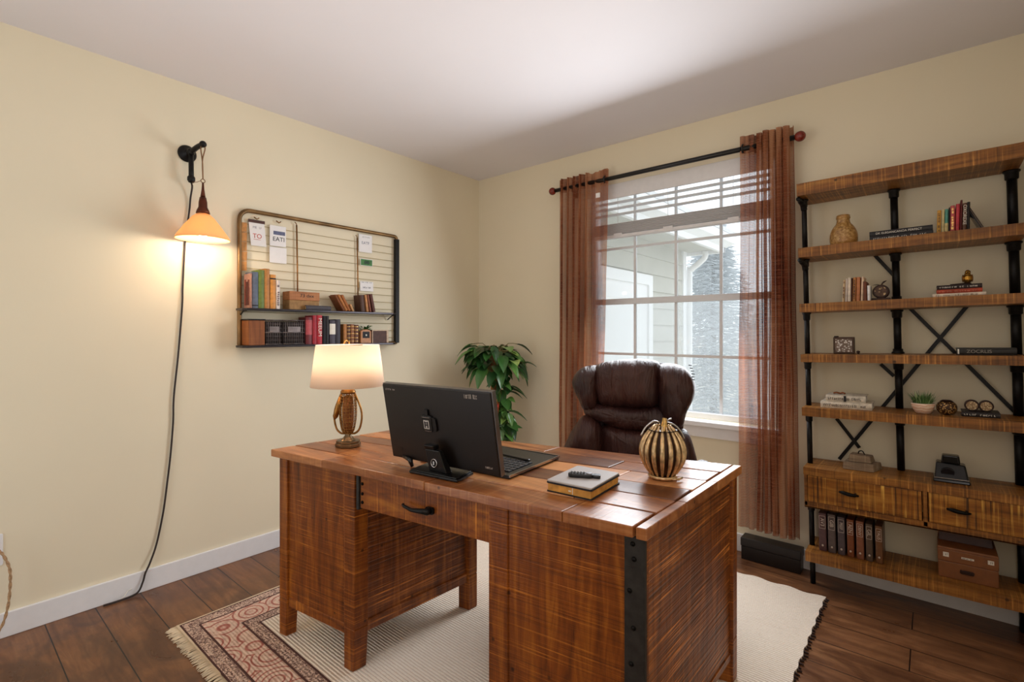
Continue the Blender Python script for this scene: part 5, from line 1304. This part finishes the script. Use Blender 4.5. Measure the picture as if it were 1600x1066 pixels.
# fourth shelf
t = thing('carved_square_box', 'square dark framed box with a carved silver front', 'box', sp(1318.5, -0.16, Z4), 0, None, RT)
w = spw(1302, 1335, -0.17)
m = MB(); m.bx(-w/2, w/2, 0, 0.035, 0, 0.079); m.build('frame_box', plain('dark_pewter', (74, 56, 46), 0.4, 0.6, 0.25), t, bevel=0.003)
m = MB(); m.bx(-w/2+0.009, w/2-0.009, -0.002, 0.001, 0.010, 0.069); m.build('carved_front', ornament_mat('carved_silver', (110, 92, 80), (232, 226, 220), 110), t)
m = MB(); m.tube([(-w/2+0.004, 0.004, 0.0815), (-w/2+0.022, 0.004, 0.0815)], 0.0028, 8); m.build('top_clasp', M_dkbr, t)
t = thing('bronze_ornament', 'tiny dark bronze finial ornament beside the carved square box', 'ornament', sp(1341, -0.16, Z4), 0, None, RT)
m = MB(); m.lathe([(0, 0), (0.007, 0), (0.004, 0.004), (0.008, 0.009), (0.006, 0.014), (0, 0.016)], n=16); m.build('turned_body', M_dkbr, t)
y = -0.17; w = spw(1493, 1588, y)
fb = flat_book(w, 0.09, 0.028, (38, 36, 34), 'black book lying flat alone on the right end of a shelf', sp(1540.5, y, Z4), RT, None, 0)
text('spine_lettering', 'ZOCRLIS', 0.019, cloth((150, 142, 130)), fb, (-0.02, -0.0042, 0.014), (pi/2, 0, 0), 0.0004, squeeze=1.0)
m = MB(); m.bx(-w/2+0.004, -w/2+0.009, -0.0042, -0.002, 0.004, 0.024); m.build('spine_bar', M_lettw, fb)
# fifth shelf
y = -0.2; w = spw(1281, 1364, y)
flat_book(w*0.97, 0.13, 0.030, (214, 202, 184), 'large cream book with dark spine print, bottom of the pair', sp(1321.5, y, Z5), RT, None, 33, cloth((70, 52, 44)), pages=M_white)
t = flat_book(w*0.76, 0.12, 0.030, (206, 196, 180), 'cream book with split dark spine print, top of the pair', sp(1321, y+0.006, Z5+0.0303), RT, None, 35, cloth((60, 48, 42)), pages=M_white)
m = MB(); m.bx(-0.006, 0.003, -0.0046, -0.002, 0.002, 0.028); m.build('spine_strap', M_ink, t)
t = thing('copper_twig', 'small coiled copper ornament on top of the two cream books', 'ornament', sp(1311, -0.15, Z5+0.0606), 0, None, RT)
m = MB(); m.tube(smooth_open([(-0.022, 0, 0.0045), (-0.01, 0, 0.008), (0.004, 0.004, 0.0045), (0.014, 0, 0.008), (0.024, 0.004, 0.004)], 14), 0.0035, 8); m.build('twig', plain('copper', (150, 84, 48), 0.4, 0.8), t)
t = thing('potted_grass', 'spiky green grass plant in a pale pink bowl', 'plant', sp(1442.5, -0.17, Z5), 0, None, RT)
M_bowl = NT('pink_marbled_clay'); _w = M_bowl.wave(M_bowl.obj(), 26, 5, 'Z', 3, 1.5); M_bowl.col(M_bowl.ramp(_w, [(0.2, lin((222, 176, 146))), (0.8, lin((240, 212, 190)))])); M_bowl.set(Roughness=0.6); M_bowl = M_bowl.m
m = MB(); m.lathe([(0, 0), (0.024, 0), (0.032, 0.012), (0.039, 0.03), (0.041, 0.044), (0.038, 0.044), (0.035, 0.034), (0, 0.034)], n=36); m.build('bowl', M_bowl, t)
N = NT('grass_blade'); N.col(N.ramp(N.tint(), [(0, lin((50, 86, 44))), (0.6, lin((104, 142, 78))), (1, lin((190, 206, 150)))])); N.set(Roughness=0.5); M_grass = N.m
r = random.Random(12); m = MB()
for i in range(230):
    a = r.uniform(0, 2*pi); q = r.uniform(0, 0.03); b = Vector((q*cos(a), q*sin(a), 0.034)); ot_ = r.uniform(0.1, 0.75)
    d = Vector((cos(a)*ot_, sin(a)*ot_, 1)).normalized(); ln = r.uniform(0.035, 0.068)
    s = Vector((-sin(a+r.uniform(-1, 1)), cos(a), 0))*0.0014
    tip = b+d*ln+Vector((cos(a), sin(a), -0.4))*ln*0.15*ot_
    mid = b+d*ln*0.55
    m.add([b-s, b+s, mid+s, mid-s, tip], [(0, 1, 2, 3), (3, 2, 4)], 0, False, min(1, max(0, r.gauss(0.5, 0.25))))
m.build('grass_blades', M_grass, t)
t = thing('filigree_ball', 'dark bronze ball ornament with gilt filigree front', 'ornament', sp(1479.5, -0.17, Z5), 0, None, RT)
m = MB(); m.ell((0, 0, 0.030), 0.034, 0.034, 0.030, 28, 18, 0, 0.85); m.build('ball', ornament_mat('gilt_filigree', (62, 38, 22), (214, 168, 100), 150), t)
m = MB(); m.lathe([(0, 0.062), (0.014, 0.062), (0.02, 0.058), (0.024, 0.053)], n=24); m.build('cap', M_dkbr, t)
y = -0.185; w = spw(1502, 1563, y)
flat_book(w, 0.10, 0.020, (34, 26, 26), 'small black book under the twin round dials', sp(1532.5, y, Z5), RT, None, 41)
t = thing('twin_dials', 'pair of round dark rimmed dials joined side by side', 'ornament', sp(1530, -0.165, Z5+0.0203), 0, None, RT)
m = MB(); disc(m, 0.023, 0, 0.025, (-0.0215, 0.0232)); disc(m, 0.023, 0, 0.025, (0.0215, 0.0232)); m.bx(-0.02, 0.02, 0.004, 0.02, 0, 0.006); m.build('rims', M_dkbr, t, bevel=0.002)
for sx in (-1, 1):
    m = MB(); disc(m, 0.0175, -0.0015, 0.001, (sx*0.0215, 0.0232)); m.build('dial', ornament_mat('cream_dial', (140, 112, 80), (214, 190, 150), 160), t)
# base top
t = thing('stone_box', 'rough grey wooden box with a smaller lid block on the cabinet top', 'box', sp(1345, -0.17, ZBs), 0, None, (0, -TILT, 0.0))
M_driftb = wood('weathered_box_wood', (104, 84, 66), (156, 134, 110), (196, 178, 152), 'X', 0.8, 0.2, 60, True, tintamt=0)
m = MB(); m.hexa([(-0.068, -0.012, 0), (0.050, -0.012, 0), (0.075, 0.085, 0), (-0.058, 0.09, 0), (-0.066, -0.009, 0.034), (0.047, -0.009, 0.034), (0.070, 0.083, 0.032), (-0.057, 0.087, 0.034)]); m.build('box_body', M_driftb, t, bevel=0.003)
m = MB(); m.hexa([(-0.048, 0.004, 0.0345), (0.040, 0.006, 0.0345), (0.050, 0.075, 0.0345), (-0.040, 0.078, 0.0345), (-0.043, 0.006, 0.070), (0.034, 0.008, 0.066), (0.042, 0.07, 0.064), (-0.038, 0.072, 0.068)]); m.build('lid_block', M_driftb, t, bevel=0.004)
m = MB(); m.tube(smooth_open([(-0.012, 0.04, 0.069), (-0.008, 0.04, 0.080), (0.004, 0.04, 0.082), (0.012, 0.04, 0.067)], 8), 0.0025, 6); m.build('loop', M_iron, t)
t = thing('black_telephone', 'glossy black stepped desk telephone on the cabinet top', 'telephone', sp(1487, -0.17, ZBs), 0, None, RT)
M_bak = plain('glossy_bakelite', (11, 11, 12), 0.16, 0, 0.1, bump=0, spec=0.35)
w = spw(1457, 1516, -0.17)/2
m = MB(); m.hexa([(-w, -0.02, 0), (w, -0.02, 0), (w, 0.09, 0), (-w, 0.09, 0), (-w+0.002, -0.017, 0.014), (w-0.002, -0.017, 0.014), (w-0.002, 0.088, 0.014), (-w+0.002, 0.088, 0.014)]); m.build('base', M_bak, t, bevel=0.004)
m = MB(); m.hexa([(-w+0.005, -0.014, 0.0145), (w-0.005, -0.014, 0.0145), (w-0.005, 0.085, 0.0145), (-w+0.005, 0.085, 0.0145), (-w+0.011, 0.012, 0.078), (w-0.014, 0.012, 0.072), (w-0.014, 0.07, 0.072), (-w+0.011, 0.07, 0.078)]); bd = m.build('body', M_bak, t, bevel=0.006, seg=3)
m = MB(); m.rbx(-0.032, 0.030, 0.012, 0.06, 0.075, 0.108, 0.008); m.v = [(x*(1-0.12*(z > 0.1)), y, z) for x, y, z in m.v]; m.build('handset_rest', M_bak, t, bevel=0.004, seg=3)
m = MB(); m.bx(-w+0.004, w-0.006, -0.0185, -0.014, 0.0165, 0.0195); m.build('chrome_line', M_chrome, t)
m = MB(); m.M = Matrix.Translation((-0.012, -0.004, 0.042)) @ Matrix.Rotation(radians(22), 4, 'X'); disc(m, 0.022, -0.006, 0.004); m.build('dial', plain('dial_black', (30, 30, 34), 0.15, 0.2, bump=0), bd, bevel=0.002)
# bottom board: binders and case
GC = 'leather binders on the bottom bookcase board'
y = -0.2; M_silver = plain('silver_stamping', (210, 196, 184), 0.4, 0.5, bump=0)
for i, (a, b, h, c, s, lb) in enumerate([
    (1279.5, 1292, 0.176, (82, 54, 56), 'AV3', 'plum brown binder, leftmost of the bottom row, stamped AV3'),
    (1293.8, 1306.5, 0.178, (84, 70, 68), 'GIB', 'grey brown binder stamped GIB, second from the left'),
    (1309, 1321, 0.174, (74, 62, 66), 'PEEF', 'slate brown binder stamped PEEF with a boxed title'),
    (1323.5, 1335, 0.170, (116, 60, 26), 'AEN', 'reddish tan binder stamped AEN in the bottom row'),
    (1338, 1350.5, 0.170, (126, 76, 52), 'DENV', 'light rosy brown binder stamped DENV in the bottom row'),
    (1353, 1364.5, 0.166, (84, 66, 52), 'GIL', 'olive brown binder stamped GIL, second from the right'),
    (1368, 1380, 0.164, (104, 66, 36), 'YAUS', 'brown binder stamped YAUS, rightmost of the bottom row')]):
    w = spw(a, b, y)-0.001
    t = thing('binder', lb, 'binder', sp((a+b)/2, y, ZB0), 0, GC, RT)
    m = MB(); m.rbx(-w/2, w/2, 0, 0.155, 0, h, 0.006); m.build('cover', cloth(c, 0.4), t, bevel=0.0015)
    m = MB(); z0, z1 = h*0.60, h*0.93
    for q in (-1, 1): m.bx(q*w*0.38-0.0006, q*w*0.38+0.0006, -0.0008, 0.0002, z0, z1)
    m.bx(-w*0.38, w*0.38, -0.0008, 0.0002, z0-0.0008, z0+0.0004); m.bx(-w*0.38, w*0.38, -0.0008, 0.0002, z1-0.0004, z1+0.0008)
    m.build('title_frame', M_silver, t)
    text('title', s, 0.021 if len(s) < 4 else 0.017, M_silver, t, (0, -0.0006, (z0+z1)/2), (pi/2, pi/2, 0), 0.0005)
    m = MB(); m.ell((0, -0.0004, 0.026), 0.0042, 0.0012, 0.005, 12, 8); m.build('foot_stamp', M_silver, t)
y = -0.185; w = spw(1465, 1560, y)
t = thing('document_case', 'brown leather document case with metal corner tags on the bottom board', 'case', sp(1512.5, y, ZB0), 0, None, RT)
M_tan = plain('tan_leather', (126, 76, 40), 0.45, 0, 0.12, 30, 0.1)
B(-w/2, w/2, 0, 0.15, 0, 0.068).build('case_body', M_tan, t, bevel=0.003)
B(-w/2-0.001, w/2+0.001, -0.002, 0.152, 0.0685, 0.118).build('case_lid', M_tan, t, bevel=0.003)
m = MB(); m.hexa([(-w/2-0.002, -0.004, 0.1185), (w/2+0.002, -0.004, 0.1185), (w/2, 0.152, 0.1185), (-w/2, 0.152, 0.1185), (-w/2, -0.003, 0.128), (w/2, -0.003, 0.128), (w/2-0.006, 0.15, 0.15), (-w/2+0.004, 0.15, 0.15)]); m.build('lid_top', M_tan, t, bevel=0.002)
m = MB(); m.hexa([(-w/2+0.004, 0.052, 0.137), (w/2-0.010, 0.052, 0.137), (w/2-0.014, 0.15, 0.151), (-w/2+0.006, 0.15, 0.151), (-w/2+0.004, 0.06, 0.172), (w/2-0.014, 0.06, 0.172), (w/2-0.02, 0.15, 0.178), (-w/2+0.006, 0.15, 0.178)]); m.build('folder_top', plain('oxblood_leather', (62, 30, 26), 0.5), t, bevel=0.002)
for a, b, z0, z1 in ((-w*0.41, -w*0.31, 0.088, 0.106), (-w*0.1, w*0.11, 0.091, 0.098), (w*0.33, w*0.43, 0.090, 0.106)):
    m = MB(); m.bx(a, b, -0.0034, -0.002, z0, z1); tg = m.build('metal_tag', M_lettw, t)
    m = MB(); scribble(m, a+0.002, b-0.001, z0+(z1-z0)*0.3, z0+(z1-z0)*0.75, -0.0034, int(z0*1e4), 3, 0.0005); m.build('tag_marks', M_ink, tg)
m = MB(); m.rbx(-w*0.13, w*0.11, 0.03, 0.045, 0, 0.008, 0.006); m.v = [(x, -z, y) for x, y, z in m.v]; m.build('handle', M_dkbr, t, bevel=0.002)
